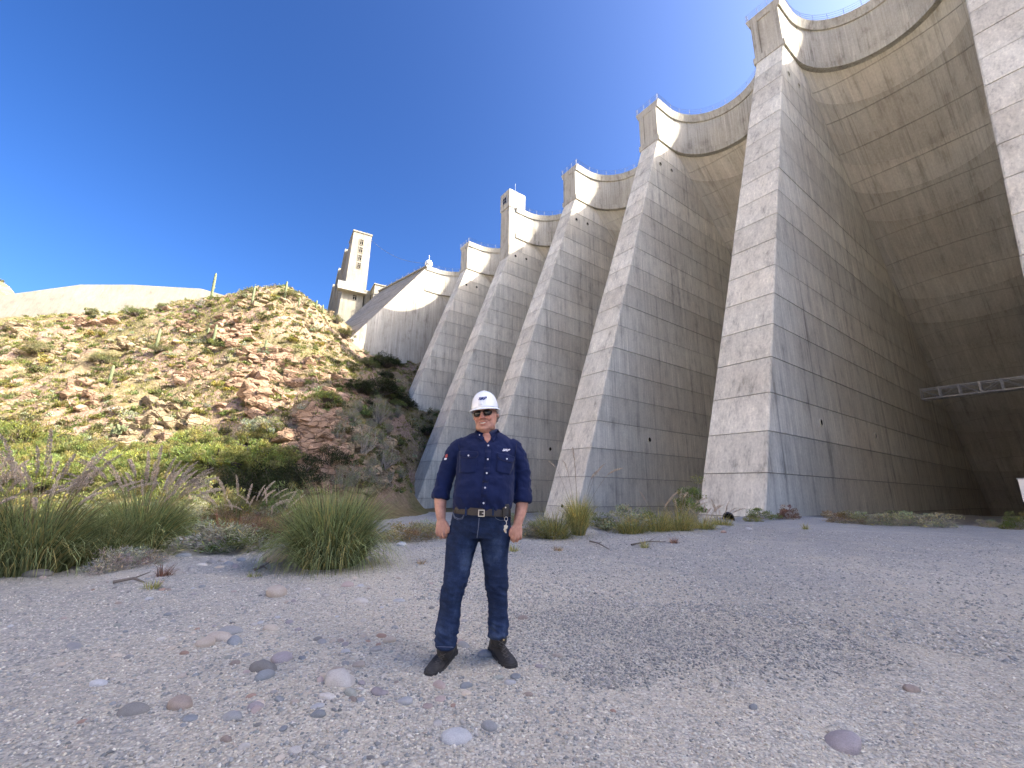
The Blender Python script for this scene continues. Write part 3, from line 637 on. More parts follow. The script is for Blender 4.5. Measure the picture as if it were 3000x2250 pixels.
# ------------------------------------------------------------------ spillway side wall on the skyline
sw = thing('spillway_wall', 'long pale sunlit concrete spillway wall rising behind the rocky hill', 'wall')
TOP = [(-420, 925), (-200, 893), (0, 866), (235, 834), (385, 834), (590, 846), (690, 874), (770, 905)]
tp = np.array([at(px, py, 118 + 10 * (px / 700)) for px, py in TOP]); sw.location = tuple(tp[3])
dens = []
for a, b_ in zip(tp[:-1], tp[1:]):
    n = max(1, int(np.linalg.norm(b_ - a) / 5.5))
    for k in range(n): dens.append(a + (b_ - a) * k / n)
dens.append(tp[-1])
for a, b_ in zip(dens[:-1], dens[1:]):
    t = (b_ - a) * [1, 1, 0]; t /= np.linalg.norm(t); nb = np.array([-t[1], t[0], 0]); a2, b2 = a + t * .03 - tp[3], b_ - t * .03 - tp[3]
    lean = -nb * 7.0 - np.array([0, 0, 24.0])
    mb = MB(); mb.hexa([a2 + lean, b2 + lean, b2 + lean + nb * 8, a2 + lean + nb * 8], [a2, b2, b2 + nb * 1.2, a2 + nb * 1.2]); mb.build('wall_panel', M_SPILL, sw)

# ------------------------------------------------------------------ plants: mesh builders
def rot_basis(a):
    """unit vectors perpendicular to each row of a"""
    r = rng.normal(size=a.shape); b = np.cross(a, r); b /= np.linalg.norm(b, axis=1)[:, None] + 1e-9
    return b
def leaves_np(cent, rad, n, l, w, out=0.5, up=0.3, tint=(0.6, 1.35), origin=None, flat=0.75):
    """diamond leaves scattered through clumps"""
    k = rng.integers(0, len(cent), n); d = rng.normal(size=(n, 3)); d /= np.linalg.norm(d, axis=1)[:, None]
    rr = rng.random(n) ** 0.42
    p = cent[k] + d * (rad[k] * rr)[:, None] * np.array([1, 1, flat])
    o = np.zeros(3) if origin is None else origin
    a = (p - o); a /= np.linalg.norm(a, axis=1)[:, None] + 1e-9
    a = a * out + rng.normal(size=(n, 3)) * 0.6 + np.array([0, 0, up]); a /= np.linalg.norm(a, axis=1)[:, None]
    b = rot_basis(a); L = l * rng.uniform(.6, 1.4, n)[:, None]; Wd = w * rng.uniform(.6, 1.4, n)[:, None]
    V = np.stack([p - a * L / 2, p + b * Wd / 2, p + a * L / 2, p - b * Wd / 2], 1).reshape(-1, 3)
    F = np.arange(4 * n).reshape(n, 4)
    t = rng.uniform(*tint, n); ct = rng.uniform(.85, 1.15, (len(cent), 3))[k] * t[:, None]
    yel = rng.random(n) < .08; ct[yel] *= np.array([1.5, 1.3, .8])
    return V, F, np.repeat(ct, 4, axis=0)
def stems_np(base_r, tips, r0, r1, bend=.15, seg=4):
    V, F = [], []
    for t in tips:
        a = np.array([rng.normal() * base_r, rng.normal() * base_r, -.05]); t = np.asarray(t)
        mid = rng.normal(size=3) * bend * np.linalg.norm(t - a)
        pts = [a + (t - a) * s + mid * s * (1 - s) * 2 for s in np.linspace(0, 1, seg)]
        v, f = tube_np(pts, list(np.linspace(r0, r1, seg)), 4, False); o = len(V); V += list(v); F += [tuple(i + o for i in q_) for q_ in f]
    return np.array(V), np.array(F)
def clumps(n, R, top=1.0, base=0.15, fill=0.6):
    d = rng.normal(size=(n, 3)); d[:, 2] = np.abs(d[:, 2]) * .9 - .15; d /= np.linalg.norm(d, axis=1)[:, None]
    s = rng.uniform(fill, 1.0, n)[:, None]; c = d * s * np.array(R); c[:, 2] = np.maximum(c[:, 2] + R[2] * base, R[2] * .12)
    return c
class Plant:
    """shared meshes of one kind of plant: crown (leaves) and stems"""
    def __init__(s, nclump, R, nleaf, l, w, crad, fill=.55, out=.5, up=.3, stem=(.02, .006), bend=.15, nst=None, tint=(.6, 1.35), base=.15):
        R = np.array(R); c = clumps(nclump, R, base=base, fill=fill); rad = crad * rng.uniform(.6, 1.25, nclump) * R.mean()
        V, F, ct = leaves_np(c, rad, nleaf, l, w, out, up, tint, np.array([0, 0, R[2] * .1]))
        s.crown = mesh_np('crown', V, F, False, ct)
        Vs, Fs = stems_np(R[0] * .07, c[: (nst or nclump)], stem[0], stem[1], bend)
        s.stem = mesh_np('stems', Vs, Fs, True, np.ones((len(Vs), 3)))
def put_plant(name, pl, mats, loc, s, rz, label, cat, group=None, tilt=(0, 0), sz=None):
    """thing with crown and stems as parts; materials per object so that meshes are shared"""
    t = thing(name, label, cat, loc, rz, group)
    t.scale = (s, s, s if sz is None else sz); t.rotation_euler = (tilt[0], tilt[1], rz)
    for nm, me, m in (('crown', pl.crown, mats[0]), ('stems', pl.stem, mats[1])):
        if not me.materials: me.materials.append(m)
        o = bpy.data.objects.new(nm, me); COL.objects.link(o); o.parent = t
        o.material_slots[0].link = 'OBJECT'; o.material_slots[0].material = m
    return t
def single_plant(name, pl, mat, loc, s, rz, label, cat, group, sz=None):
    """a far small plant: one mesh"""
    o = bpy.data.objects.new(name, pl.crown); COL.objects.link(o); o.location = loc; o.rotation_euler = (0, 0, rz); o.scale = (s, s, s if sz is None else sz)
    if not pl.crown.materials: pl.crown.materials.append(mat)
    o.material_slots[0].link = 'OBJECT'; o.material_slots[0].material = mat
    return tag(o, label, cat, group)

def grass_np(n, h, spread, wid, droop=1.0, r0=.12, seg=6, dry=.1, tint=(.35, 1.75), lean=.25):
    """arching blades growing from a tuft"""
    az = rng.uniform(0, 2 * np.pi, n); hh = h * rng.uniform(.45, 1.08, n); el = np.clip(rng.beta(1.4, 1.8, n), .02, 1) * lean * np.pi
    rr = r0 * np.sqrt(rng.random(n)); dirv = np.stack([np.cos(az), np.sin(az), np.zeros(n)], 1)
    az0 = az + rng.normal(0, .5, n); P0 = np.stack([np.cos(az0) * rr, np.sin(az0) * rr, np.full(n, -.03)], 1)
    side = np.stack([-np.sin(az), np.cos(az), np.zeros(n)], 1); tw = rng.uniform(-.8, .8, n)
    side = side * np.cos(tw)[:, None] + dirv * np.sin(tw)[:, None]
    dr = droop * np.where(rng.random(n) < .12, rng.uniform(1.8, 3.2, n), rng.uniform(.5, 1.5, n)); V = np.zeros((n, seg + 1, 2, 3)); pos = P0.copy(); ang = el.copy()
    for k in range(seg + 1):
        s = k / seg; w = wid * (1 - s ** 1.6) + wid * .08
        V[:, k, 0] = pos - side * w / 2; V[:, k, 1] = pos + side * w / 2
        st = (hh / seg)[:, None]; pos = pos + (dirv * np.sin(ang)[:, None] * spread + np.array([0, 0, 1.]) * np.cos(ang)[:, None]) * st
        ang = ang + dr * (0.10 + .42 * s) * (0.4 + el)
    i = np.arange(n * (seg + 1) * 2).reshape(n, seg + 1, 2)
    F = np.stack([i[:, :-1, 0], i[:, :-1, 1], i[:, 1:, 1], i[:, 1:, 0]], -1).reshape(-1, 4)
    c = rng.uniform(*tint, n)[:, None] * np.ones(3); d = rng.random(n) < dry; c[d] = np.array([2.1, 1.55, 1.35]) * rng.uniform(.7, 1.2, (d.sum(), 1))
    g = np.linspace(.8, 1.2, seg + 1)[None, :, None, None] * np.ones((1, 1, 2, 1))
    cc = (c[:, None, None, :] * g * np.ones((n, seg + 1, 2, 3))).reshape(-1, 3)
    return V.reshape(-1, 3), F, cc
def grass_mesh(name, *a, **k):
    V, F, c = grass_np(*a, **k); return mesh_np(name, V, F, False, c)
def plume_mesh():
    """one bristly seed head, 0.28 long, along +Z with a little curve"""
    n = 260; t = rng.random(n); L = .36
    cx = .09 * t ** 2; p = np.stack([cx, np.zeros(n), t * L], 1); az = rng.uniform(0, 2 * np.pi, n)
    a = np.stack([np.cos(az) * .9, np.sin(az) * .9, np.full(n, .75)], 1); a /= np.linalg.norm(a, axis=1)[:, None]
    b = rot_basis(a); l = (.030 * np.sin(np.pi * np.clip(t * .9 + .1, 0, 1)) ** .5)[:, None]; w = .0045
    V = np.stack([p, p + a * l * .6 + b * w, p + a * l, p + a * l * .6 - b * w], 1).reshape(-1, 3)
    return mesh_np('seed_head', V, np.arange(4 * n).reshape(n, 4), False, np.repeat(rng.uniform(.6, 1.4, (n, 1)) * np.ones(3), 4, 0))
PLUMES = [plume_mesh() for _ in range(3)]
for p_ in PLUMES: p_.materials.append(M_PLUME)
def grass_clump(px, py, h, n, label, plumes=0, spread=1.0, wid=.008, mat=None, droop=1.0, r0=.2, z=None, ph=1.02, Y=None, lean=.25, dry=.17, cat='grass clump', name='fountain_grass', group=None):
    p = on_z(px, py) if Y is None else at(px, py, Y)
    zz = gz(p[0], p[1]) if z is None else z
    t = thing(name, label, cat, (p[0], p[1], zz), 0, group); mat = mat or M_GRASS
    obj('blades', grass_mesh('blades', n, h, spread, wid, droop, r0, dry=dry, lean=lean), mat, t)
    if plumes:
        mb = MB(); hd = []
        for k in range(plumes):
            az = rng.uniform(0, 2 * np.pi); le = rng.uniform(.10, .62); H = h * ph * rng.uniform(.72, 1.08)
            d = np.array([math.cos(az), math.sin(az), 0]); pts = []; pos = d * r0 * .5; ang = le * .45
            for s in range(7):
                pts.append(pos.copy()); pos = pos + (d * math.sin(ang) + np.array([0, 0, math.cos(ang)])) * H / 6; ang += le * .18
            mb.tube(pts, [.004] * 7, 3, False); hd.append((pts[-1], ang, az, rng.uniform(.95, 1.5)))
        sm_ = mb.mesh('stalks'); ca = sm_.color_attributes.new('tint', 'FLOAT_COLOR', 'POINT'); ca.data.foreach_set('color', np.ones(len(sm_.vertices) * 4, np.float32)); obj('stalks', sm_, M_GRASSD, t)
        for k, (e, ang, az, s) in enumerate(hd):
            o = obj('seed_head', PLUMES[k % 3], None, t); o.location = tuple(e); o.rotation_euler = (0, min(ang, 2.0), az); o.scale = (s, s, s)
    return t

# ------------------------------------------------------------------ plants beside the gravel
grass_clump(70, 1676, 1.22, 2560, 'big green fountain grass clump with purple plumes at the left edge of the gravel', 40, 1.0, .0125, r0=.42, droop=1.05)
grass_clump(-160, 1690, 1.2, 1760, 'green fountain grass clump with plumes cut off by the left picture edge', 24, 1.0, .0125, r0=.4, droop=1.05)
grass_clump(290, 1650, .95, 1500, 'low dark green grass clump tucked between the two plumed clumps', 0, 1.1, .008, r0=.3, droop=1.2)
grass_clump(400, 1622, 1.25, 2880, 'plumed fountain grass clump standing second from the left behind dry brown twigs', 44, 1.0, .0125, r0=.34, droop=1.0)
grass_clump(965, 1655, 1.38, 4160, 'large rounded green grass clump without plumes behind the pink boulder', 0, .86, .0125, r0=.40, droop=1.0, lean=.34, mat=M_GRASS)
grass_clump(1695, 1565, 1.25, 1400, 'bright fountain grass with two tall plumes in front of the second buttress', 7, .8, .010, r0=.16, mat=M_GRASSY, lean=.2, dry=.25, ph=1.5)
grass_clump(1620, 1574, .9, 900, 'low spreading green grass left of the bright plumed grass on the bank', 0, 1.2, .010, r0=.35, mat=M_GRASSY, lean=.32)
for px, py, h, n, lb, pl in ((1850, 1562, .75, 520, 'pale green grass tuft below the white-flowered bush on the bank', 0), (1925, 1558, .9, 600, 'green grass tuft left of the tall bush against the nearest buttress', 3),
                             (1990, 1554, 1.1, 650, 'straw-tipped grass tuft in front of the tall bush at the nearest buttress', 5), (2060, 1549, .65, 420, 'short green grass tuft at the foot of the nearest buttress', 5),
                             (2115, 1538, .5, 350, 'thin plumed grass beside the black pipe end', 8)):
    grass_clump(px, py, h, n, lb, pl, 1.0, .010, r0=.34, mat=M_GRASSY, lean=.38, droop=1.25, dry=.3, group=None)
grass_clump(700, 1560, .85, 900, 'rusty brown dead grass with pale plumes behind the grey twiggy bush', 16, .9, .008, r0=.45, mat=M_TWIGR, Y=9.5, lean=.3, ph=1.15, name='dead_grass')
grass_clump(790, 1560, .8, 700, 'rusty brown dead grass left of the large round green clump', 8, .9, .008, r0=.4, mat=M_TWIGR, Y=10.2, lean=.3, name='dead_grass')
for px, py, h, lb in ((445, 1728, .16, 'small bright green tuft alone on the left gravel'), (745, 1690, .10, 'tiny flat green tuft left of the pink boulder'), (1890, 1605, .26, 'upright green weed on the bank in front of the second buttress'),
                      (1975, 1592, .2, 'small straw-coloured tuft on the bank right of the upright weed'), (1635, 1612, .16, 'pale dry tuft on the bank beside the man'), (1505, 1612, .22, 'dull green tuft just right of the man at his thigh'), (1235, 1650, .12, 'flat brown tuft on the gravel left of the man'),
                      (2360, 1552, .3, 'small green and straw tuft at the edge of the road'), (480, 1690, .24, 'rusty red dry weed on the gravel in front of the plumed grass')):
    grass_clump(px, py, h, 110, lb, 0, 1.0, .007, r0=.07, mat=M_TWIGR if 'red' in lb else (M_GRASSD if ('straw-c' in lb or 'dry' in lb or 'brown' in lb) else M_GRASSY), cat='weed', name='grass_tuft', lean=.28)

P_TWIGGY = Plant(46, (.62, .62, .52), 2400, .09, .013, .30, fill=.35, out=.8, up=.2, stem=(.009, .004), bend=.3)
P_BROOM = Plant(40, (.5, .5, .6), 2600, .075, .016, .28, fill=.4, out=.7, up=.4, stem=(.01, .004))
P_LEAFY = Plant(26, (.5, .5, .62), 2300, .06, .024, .34, fill=.5, stem=(.012, .005))
P_TALL = Plant(34, (.42, .42, 1.15), 3000, .06, .020, .28, fill=.45, up=.6, stem=(.014, .005), base=.45)
def bush(px, py, pl, mats, s, label, Y=None, sz=None, cat='bush', name='bush', group=None, dz=0):
    p = on_z(px, py) if Y is None else at(px, py, Y)
    return put_plant(name, pl, mats, (p[0], p[1], gz(p[0], p[1]) + dz), s, rnd.uniform(0, 6.28), label, cat, group, sz=sz)
bush(650, 1610, P_TWIGGY, (M_LEAFG, M_TWIG), 1.6, 'grey twiggy bush left of the large round grass clump', sz=.95)
bush(740, 1610, P_BROOM, (M_LEAF, M_TWIG), 1.5, 'dark green low bush between the grey twigs and the pink boulder', sz=.55)
bush(330, 1672, P_TWIGGY, (M_TWIG, M_TWIG), .62, 'dry brown tangle of twigs in front of the second plumed grass', cat='dead bush', name='dead_bush', sz=.55)
bush(420, 1655, P_TWIGGY, (M_TWIG, M_TWIGR), .5, 'dry reddish brown twigs lying under the second plumed grass', cat='dead bush', name='dead_bush', sz=.45)
bush(1185, 1560, P_TWIGGY, (M_GRASSD, M_TWIG), 1.3, 'straw brown brush just left of the man beside the round grass clump', Y=10.2, cat='dry brush', name='dry_brush', sz=.7)
bush(1265, 1552, P_TWIGGY, (M_LEAFG, M_TWIG), 1.2, 'grey brown brush behind the left hand of the man', Y=11.0, cat='dry brush', name='dry_brush', sz=.75)
bush(1120, 1545, P_BROOM, (M_LEAFO, M_TWIG), .9, 'olive low brush behind the round grass clump', Y=12.5, sz=.7)
bush(1040, 1500, P_BROOM, (M_LEAF_SHADE, M_TWIG), 1.7, 'dark green brush behind the top of the round grass clump', Y=17.0)
bush(1180, 1500, P_BROOM, (M_LEAF, M_TWIG), 1.5, 'mid green brush in shade below the fourth buttress', Y=20.0)
bush(1565, 1572, P_TWIGGY, (M_LEAFG, M_TWIG), 1.25, 'grey green bush just right of the man on the bank', sz=.75)
bush(1500, 1545, P_TWIGGY, (M_LEAFG, M_TWIG), .9, 'grey green bush half hidden behind the right hand of the man', Y=14.5, sz=.8)
bush(1830, 1556, P_LEAFY, (M_LEAFG, M_TWIG), 1.5, 'white-flecked leafy bush in front of the second buttress side wall', sz=1.15)
bush(1885, 1552, P_LEAFY, (M_LEAF, M_TWIG), 1.15, 'leafy green bush right of the white-flecked bush', sz=.8)
bush(2025, 1535, P_TALL, (M_LEAF, M_TWIG), 1.35, 'tall dark green bush against the left side of the nearest buttress', sz=1.2)
bush(1760, 1550, P_BROOM, (M_LEAF, M_TWIG), 1.2, 'low green brush between the plumed grass and the white-flecked bush', sz=.7)
bush(2235, 1521, P_LEAFY, (M_LEAF, M_TWIG), 1.35, 'low green bush at the corner foot of the nearest buttress', sz=.75)
bush(2205, 1528, P_BROOM, (M_GRASSY, M_TWIG), .8, 'yellow green ground bush right of the black pipe', sz=.35)
bush(2312, 1522, P_BROOM, (M_TWIGR, M_TWIG), 1.05, 'small rusty brown bush at the base of the nearest side wall', sz=1.0)
bush(2470, 1533, P_TWIGGY, (M_GRASSD, M_TWIG), 1.4, 'bare dry sticks and grass along the road edge below the side wall', cat='dry brush', name='dry_brush', sz=1.0)
bush(2575, 1538, P_TWIGGY, (M_LEAFG, M_TWIG), 1.9, 'pale dry rounded brush left of the dark green bush at the road edge', cat='dry brush', name='dry_brush', sz=1.0)
bush(2645, 1537, P_BROOM, (M_LEAF, M_TWIG), 1.7, 'dark green low bush between two pale dry brushes', sz=.85)
bush(2715, 1543, P_TWIGGY, (M_LEAFG, M_TWIG), 2.0, 'pale dry dome of brush at the edge of the dark arch', cat='dry brush', name='dry_brush', sz=1.1)
bush(2985, 1548, P_BROOM, (M_LEAF, M_TWIG), 1.0, 'green bush at the right picture edge below the dark arch', Y=17.5)
bush(2900, 1548, P_TWIGGY, (M_LEAFG, M_TWIG), .7, 'small pale weed clump in the dark gap under the arch', Y=18.5, sz=.6)

# ------------------------------------------------------------------ hillside plants
P_PALO = Plant(85, (1.9, 1.9, 1.5), 6000, .20, .04, .20, fill=.35, out=.7, up=.5, stem=(.07, .015), bend=.2, base=.3)
P_PALO2 = Plant(80, (2.1, 1.8, 1.2), 6000, .19, .045, .21, fill=.4, out=.6, up=.4, stem=(.07, .015), bend=.2, base=.3)
P_MESQ = Plant(70, (2.2, 2.0, 1.5), 6000, .17, .045, .30, fill=.5, out=.5, up=.1, stem=(.07, .015), base=.25)
P_SH = [Plant(16, (.6, .6, .48), 620, .17, .055, .36, fill=.4, tint=(.5, 1.5)), Plant(12, (.7, .55, .42), 540, .18, .06, .40, fill=.45, tint=(.5, 1.5)), Plant(20, (.55, .6, .6), 700, .16, .045, .32, fill=.3, out=.9, tint=(.5, 1.5))]
P_BARE = Plant(70, (1.5, 1.5, 2.0), 3800, .17, .03, .25, fill=.25, out=.9, up=.5, stem=(.06, .012), bend=.25, base=.45)
def hill_hit(px, py, lo=20, hi=125):
    """first place where the sight line meets the terrain"""
    Ys = np.linspace(lo, hi, 300); d = ray(px, py); P = CAMP + d[None] * (Ys / d[1])[:, None]
    h = terrain(P[:, 0], P[:, 1]); k = np.nonzero(P[:, 2] < h)[0]
    return None if len(k) == 0 else np.array([P[k[0], 0], P[k[0], 1], h[k[0]]])
NAMED = [  # px, py(base), prototype, material, scale, label
    (60, 1330, P_PALO, M_LEAFY, 2.3, 'big yellow green palo verde tree at the left edge of the hillside', 'tree'),
    (-60, 1420, P_PALO2, M_LEAFY, 2.2, 'yellow green tree half cut by the left picture edge', 'tree'),
    (110, 1040, P_MESQ, M_LEAFO, 1.35, 'large dark olive bush below the spillway wall on the left slope', 'bush'),
    (310, 1065, P_MESQ, M_LEAFO, 1.15, 'wide olive bush in the middle of the left slope', 'bush'),
    (475, 1030, P_MESQ, M_LEAFO, .9, 'dark bush around the saguaro in the middle of the slope', 'bush'),
    (395, 925, P_MESQ, M_LEAF, 1.15, 'green bush in front of the middle of the spillway wall', 'bush'),
    (480, 905, P_MESQ, M_LEAFO, .7, 'small olive bush right of the green one under the spillway wall', 'bush'),
    (270, 940, P_MESQ, M_LEAF_SHADE, .6, 'low dark bush at the foot of the spillway wall', 'bush'),
    (585, 900, P_BARE, M_TWIG, .7, 'bare grey bush around the base of the tallest skyline saguaro', 'bush'),
    (845, 872, P_MESQ, M_LEAFO, .95, 'round bush on the skyline right of the crest rocks', 'bush'),
    (1005, 990, P_PALO, M_LEAFO, 1.6, 'leafy bush on the skyline in front of the gate tower base', 'bush'),
    (985, 950, P_BARE, M_LEAFO, 1.0, 'thin pale bush below the gate tower', 'bush'),
    (620, 1380, P_PALO, M_LEAFY, 1.9, 'bright yellow green tree at the foot of the slope above the dark thicket', 'tree'),
    (740, 1370, P_PALO2, M_LEAFY, 1.9, 'bright palo verde left of the shaded red cliff', 'tree'),
    (500, 1370, P_PALO, M_LEAFY, 1.5, 'fresh green tree low on the slope in the sun', 'tree'),
    (405, 1395, P_PALO2, M_LEAFY, 1.45, 'fresh green bushy tree behind the second plumed grass', 'tree'),
    (250, 1400, P_PALO, M_LEAFY, 1.3, 'yellow green bush behind the gap between the plumed grasses', 'bush'),
    (150, 1425, P_PALO2, M_LEAFY, 1.3, 'yellow green bush behind the leftmost plumed grass', 'bush'),
    (325, 1440, P_PALO2, M_GRASSY, 1.0, 'sunlit low green bush at the foot of the left slope', 'bush'),
    (445, 1405, P_SH[0], M_DRYG, 1.5, 'small golden yellow bush among the green trees', 'bush'),
    (960, 1180, P_PALO, M_LEAFY, 1.0, 'pale yellow bush on the slope above the shaded cliff', 'bush'),
    (1180, 1050, P_BARE, M_TWIGR, 2.4, 'leafless reddish tree standing beside the farthest buttress', 'tree'),
    (1130, 1075, P_MESQ, M_LEAF_SHADE, 1.9, 'dark green tree in the shade below the gravity wall', 'tree'),
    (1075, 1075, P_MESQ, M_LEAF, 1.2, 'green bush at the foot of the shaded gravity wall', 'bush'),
    (1110, 1155, P_MESQ, M_LEAF_SHADE, 1.9, 'dark green bushy tree below the leafless reddish tree', 'tree'),
    (1050, 1150, P_PALO2, M_LEAF_SHADE, 1.5, 'shaded dark bush at the edge of the sunlit slope', 'bush'),
    (1165, 1190, P_MESQ, M_LEAF_SHADE, 1.6, 'dark bush pressed against the farthest buttress', 'bush'),
    (1250, 1275, P_MESQ, M_LEAF_SHADE, 1.0, 'dark bush between the two far buttresses', 'bush'),
    (1105, 1240, P_BARE, M_LEAFG, 1.5, 'grey green bush hanging on the shaded slope', 'bush'),
    (1060, 1330, P_BARE, M_LEAFG, 1.4, 'grey green hanging bush on the right of the shaded cliff', 'bush'),
    (1120, 1380, P_BARE, M_LEAFG, 1.3, 'grey green bush low on the shaded slope by the fourth buttress', 'bush'),
    (1150, 1310, P_PALO2, M_LEAF, 1.1, 'green bush high on the right edge of the shaded slope', 'bush')]
for px, py, pl, m, s, lb, ct in NAMED:
    h = hill_hit(px, py)
    if h is None: h = at(px, py, 92); h[2] = gz(h[0], h[1])
    put_plant('tree' if ct == 'tree' else 'bush', pl, (m, M_TWIG if m in (M_TWIG, M_TWIGR, M_LEAFG) else M_BARK), tuple(h - [0, 0, .15]), s, rnd.uniform(0, 6.28), lb, ct)
for px, Y, m, s, lb, pl in ((700, 26, M_LEAF_SHADE, 1.25, 'dark shaded mesquite thicket below the red cliff left part', P_MESQ), (800, 27, M_LEAF_SHADE, 1.35, 'dark shaded mesquite thicket below the red cliff right part', P_MESQ), (640, 28, M_LEAFO, 1.05, 'dark olive bush at the left end of the shaded thicket', P_PALO2),
                        (880, 30, M_LEAF_SHADE, 1.1, 'dark bush at the right end of the shaded thicket', P_MESQ), (765, 36, M_LEAFG, 1.3, 'pale feathery bush rising over the shaded thicket', P_PALO), (960, 33, M_LEAF_SHADE, 1.0, 'dark green bush under the shaded red cliff', P_MESQ)):
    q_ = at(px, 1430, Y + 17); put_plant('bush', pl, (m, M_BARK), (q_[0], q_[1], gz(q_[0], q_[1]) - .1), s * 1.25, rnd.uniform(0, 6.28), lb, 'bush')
KIND = [('desert_shrub', M_LEAFO, 'olive desert shrub dotted over the sunlit rocky hillside', 'olive shrubs on the hillside'), ('desert_shrub', M_LEAFG, 'grey green brittle shrub dotted over the sunlit rocky hillside', 'grey green shrubs on the hillside'),
        ('desert_shrub', M_LEAF, 'fresh green shrub dotted over the sunlit rocky hillside', 'fresh green shrubs on the hillside'), ('desert_shrub', M_DRYG, 'straw yellow dry shrub dotted over the sunlit rocky hillside', 'straw coloured shrubs on the hillside')]
for k in range(34):
    h = hill_hit(rnd.uniform(985, 1175), rnd.uniform(1200, 1440))
    if h is None: continue
    put_plant('bush', P_BARE, (M_LEAFG, M_TWIG), tuple(h - [0, 0, .2]), rnd.uniform(.55, 1.0), rnd.uniform(0, 6.28), 'grey green hanging bush', 'bush', 'grey green bushes on the shaded slope')
for k in range(16):
    h = hill_hit(rnd.uniform(1035, 1225), rnd.uniform(1050, 1260))
    if h is None: continue
    put_plant('bush', rnd.choice((P_MESQ, P_PALO2)), (rnd.choice((M_LEAF_SHADE, M_LEAF)), M_BARK), tuple(h - [0, 0, .2]), rnd.uniform(.7, 1.2), rnd.uniform(0, 6.28), 'dark green bush', 'bush', 'dark bushes below the gravity wall')
for (px, py, m, s_, lb) in ((585, 1500, M_GRASSY, 2.6, 'rounded yellow green bush in the gap left of the round grass clump'), (545, 1530, M_LEAFG, 1.9, 'pale grey bush in the gap between the second plumed grass and the grey twigs'), (660, 1520, M_LEAFO, 2.2, 'olive bush behind the grey twiggy bush'), (820, 1500, M_LEAF, 2.2, 'green bush behind the left side of the round grass clump'), (500, 1480, M_LEAFY, 2.4, 'yellow green bush behind the second plumed grass')):
    h = hill_hit(px, py, 9, 60)
    if h is not None: put_plant('bush', P_BROOM, (m, M_TWIG), tuple(h - [0, 0, .1]), s_ * max(.6, h[1] / 22), rnd.uniform(0, 6.28), lb, 'bush')
cnt = 0
for k in range(3000):
    if cnt >= 290: break
    px, py = rnd.uniform(-40, 1180), rnd.uniform(860, 1430)
    h = hill_hit(px, py)
    if h is None or h[2] < .5: continue
    nz = vnoise(np.array([[h[0], h[1]]]), .09, 41, 3)[0]
    if nz < -.15 and rnd.random() < .7: continue
    kd = KIND[rnd.choices(range(4), (6, 4, 3, 3))[0]]
    s = rnd.choice((.9, 1.2, 1.4, 1.8, 2.4)) * rnd.uniform(.85, 1.2)
    single_plant(kd[0], P_SH[rnd.randrange(3)], kd[1], (h[0], h[1], h[2] - .12), s, rnd.uniform(0, 6.28), kd[2], 'shrub', kd[3], s * rnd.uniform(.7, 1.1)); cnt += 1
for k in range(26):
    x, y = rnd.uniform(-325, -255), rnd.uniform(200, 240); z = float(far_hill_z(np.array([x]), np.array([y]))[0])
    single_plant('desert_shrub', P_SH[k % 3], M_LEAFO, (x, y, z - .2), rnd.uniform(2, 4), rnd.uniform(0, 6), 'dark shrub on the distant rocky hill at the left edge', 'shrub', 'shrubs on the distant hill')

for k in range(44):                                             # the mass of palo verde along the foot of the slope
    px = -60 + 21 * k + rnd.uniform(-15, 15); py = rnd.uniform(1330, 1440) - (40 if px > 560 else 0)
    h = hill_hit(px, py)
    if h is None: continue
    put_plant('tree', rnd.choice((P_PALO, P_PALO2)), (rnd.choice((M_LEAFY, M_LEAFY, M_GRASSY)), M_BARK), tuple(h - [0, 0, .2]), rnd.uniform(1.0, 1.7), rnd.uniform(0, 6.28),
              'yellow green palo verde tree in the sunlit thicket along the foot of the left slope', 'tree', 'palo verde trees along the foot of the slope')
for k in range(95):
    px, Y = rnd.uniform(-250, 960), rnd.uniform(10, 40)
    q_ = at(px, 1430, Y); z = gz(q_[0], q_[1])
    m, lb, gr = rnd.choice(((M_GRASSY, 'low yellow green brush on the flat between the fountain grass and the slope', 'yellow green brush on the flat'), (M_DRYG, 'low straw coloured brush on the flat between the fountain grass and the slope', 'straw coloured brush on the flat')))
    s_ = rnd.uniform(1.0, 2.1); single_plant('brush', P_SH[k % 3], m, (q_[0], q_[1], z - .1), s_, rnd.uniform(0, 6.28), lb, 'brush', gr, s_ * .8)

for k in range(110):
    h = hill_hit(rnd.uniform(-60, 960), rnd.uniform(1435, 1590), 9, 70)
    if h is None or math.hypot(h[0], h[1]) < 9.5: continue
    m, lb, gr = rnd.choice(((M_GRASSY, 'low yellow green brush on the flat between the fountain grass and the slope', 'yellow green brush on the flat'), (M_DRYG, 'low straw coloured brush on the flat between the fountain grass and the slope', 'straw coloured brush on the flat'), (M_LEAFG, 'low grey green brush on the flat between the fountain grass and the slope', 'grey green brush on the flat')))
    s_ = rnd.uniform(.9, 1.7) * (.55 + h[1] / 50); single_plant('brush', P_SH[k % 3], m, (h[0], h[1], h[2] - .1), s_, rnd.uniform(0, 6.28), lb, 'brush', gr, s_ * .9)

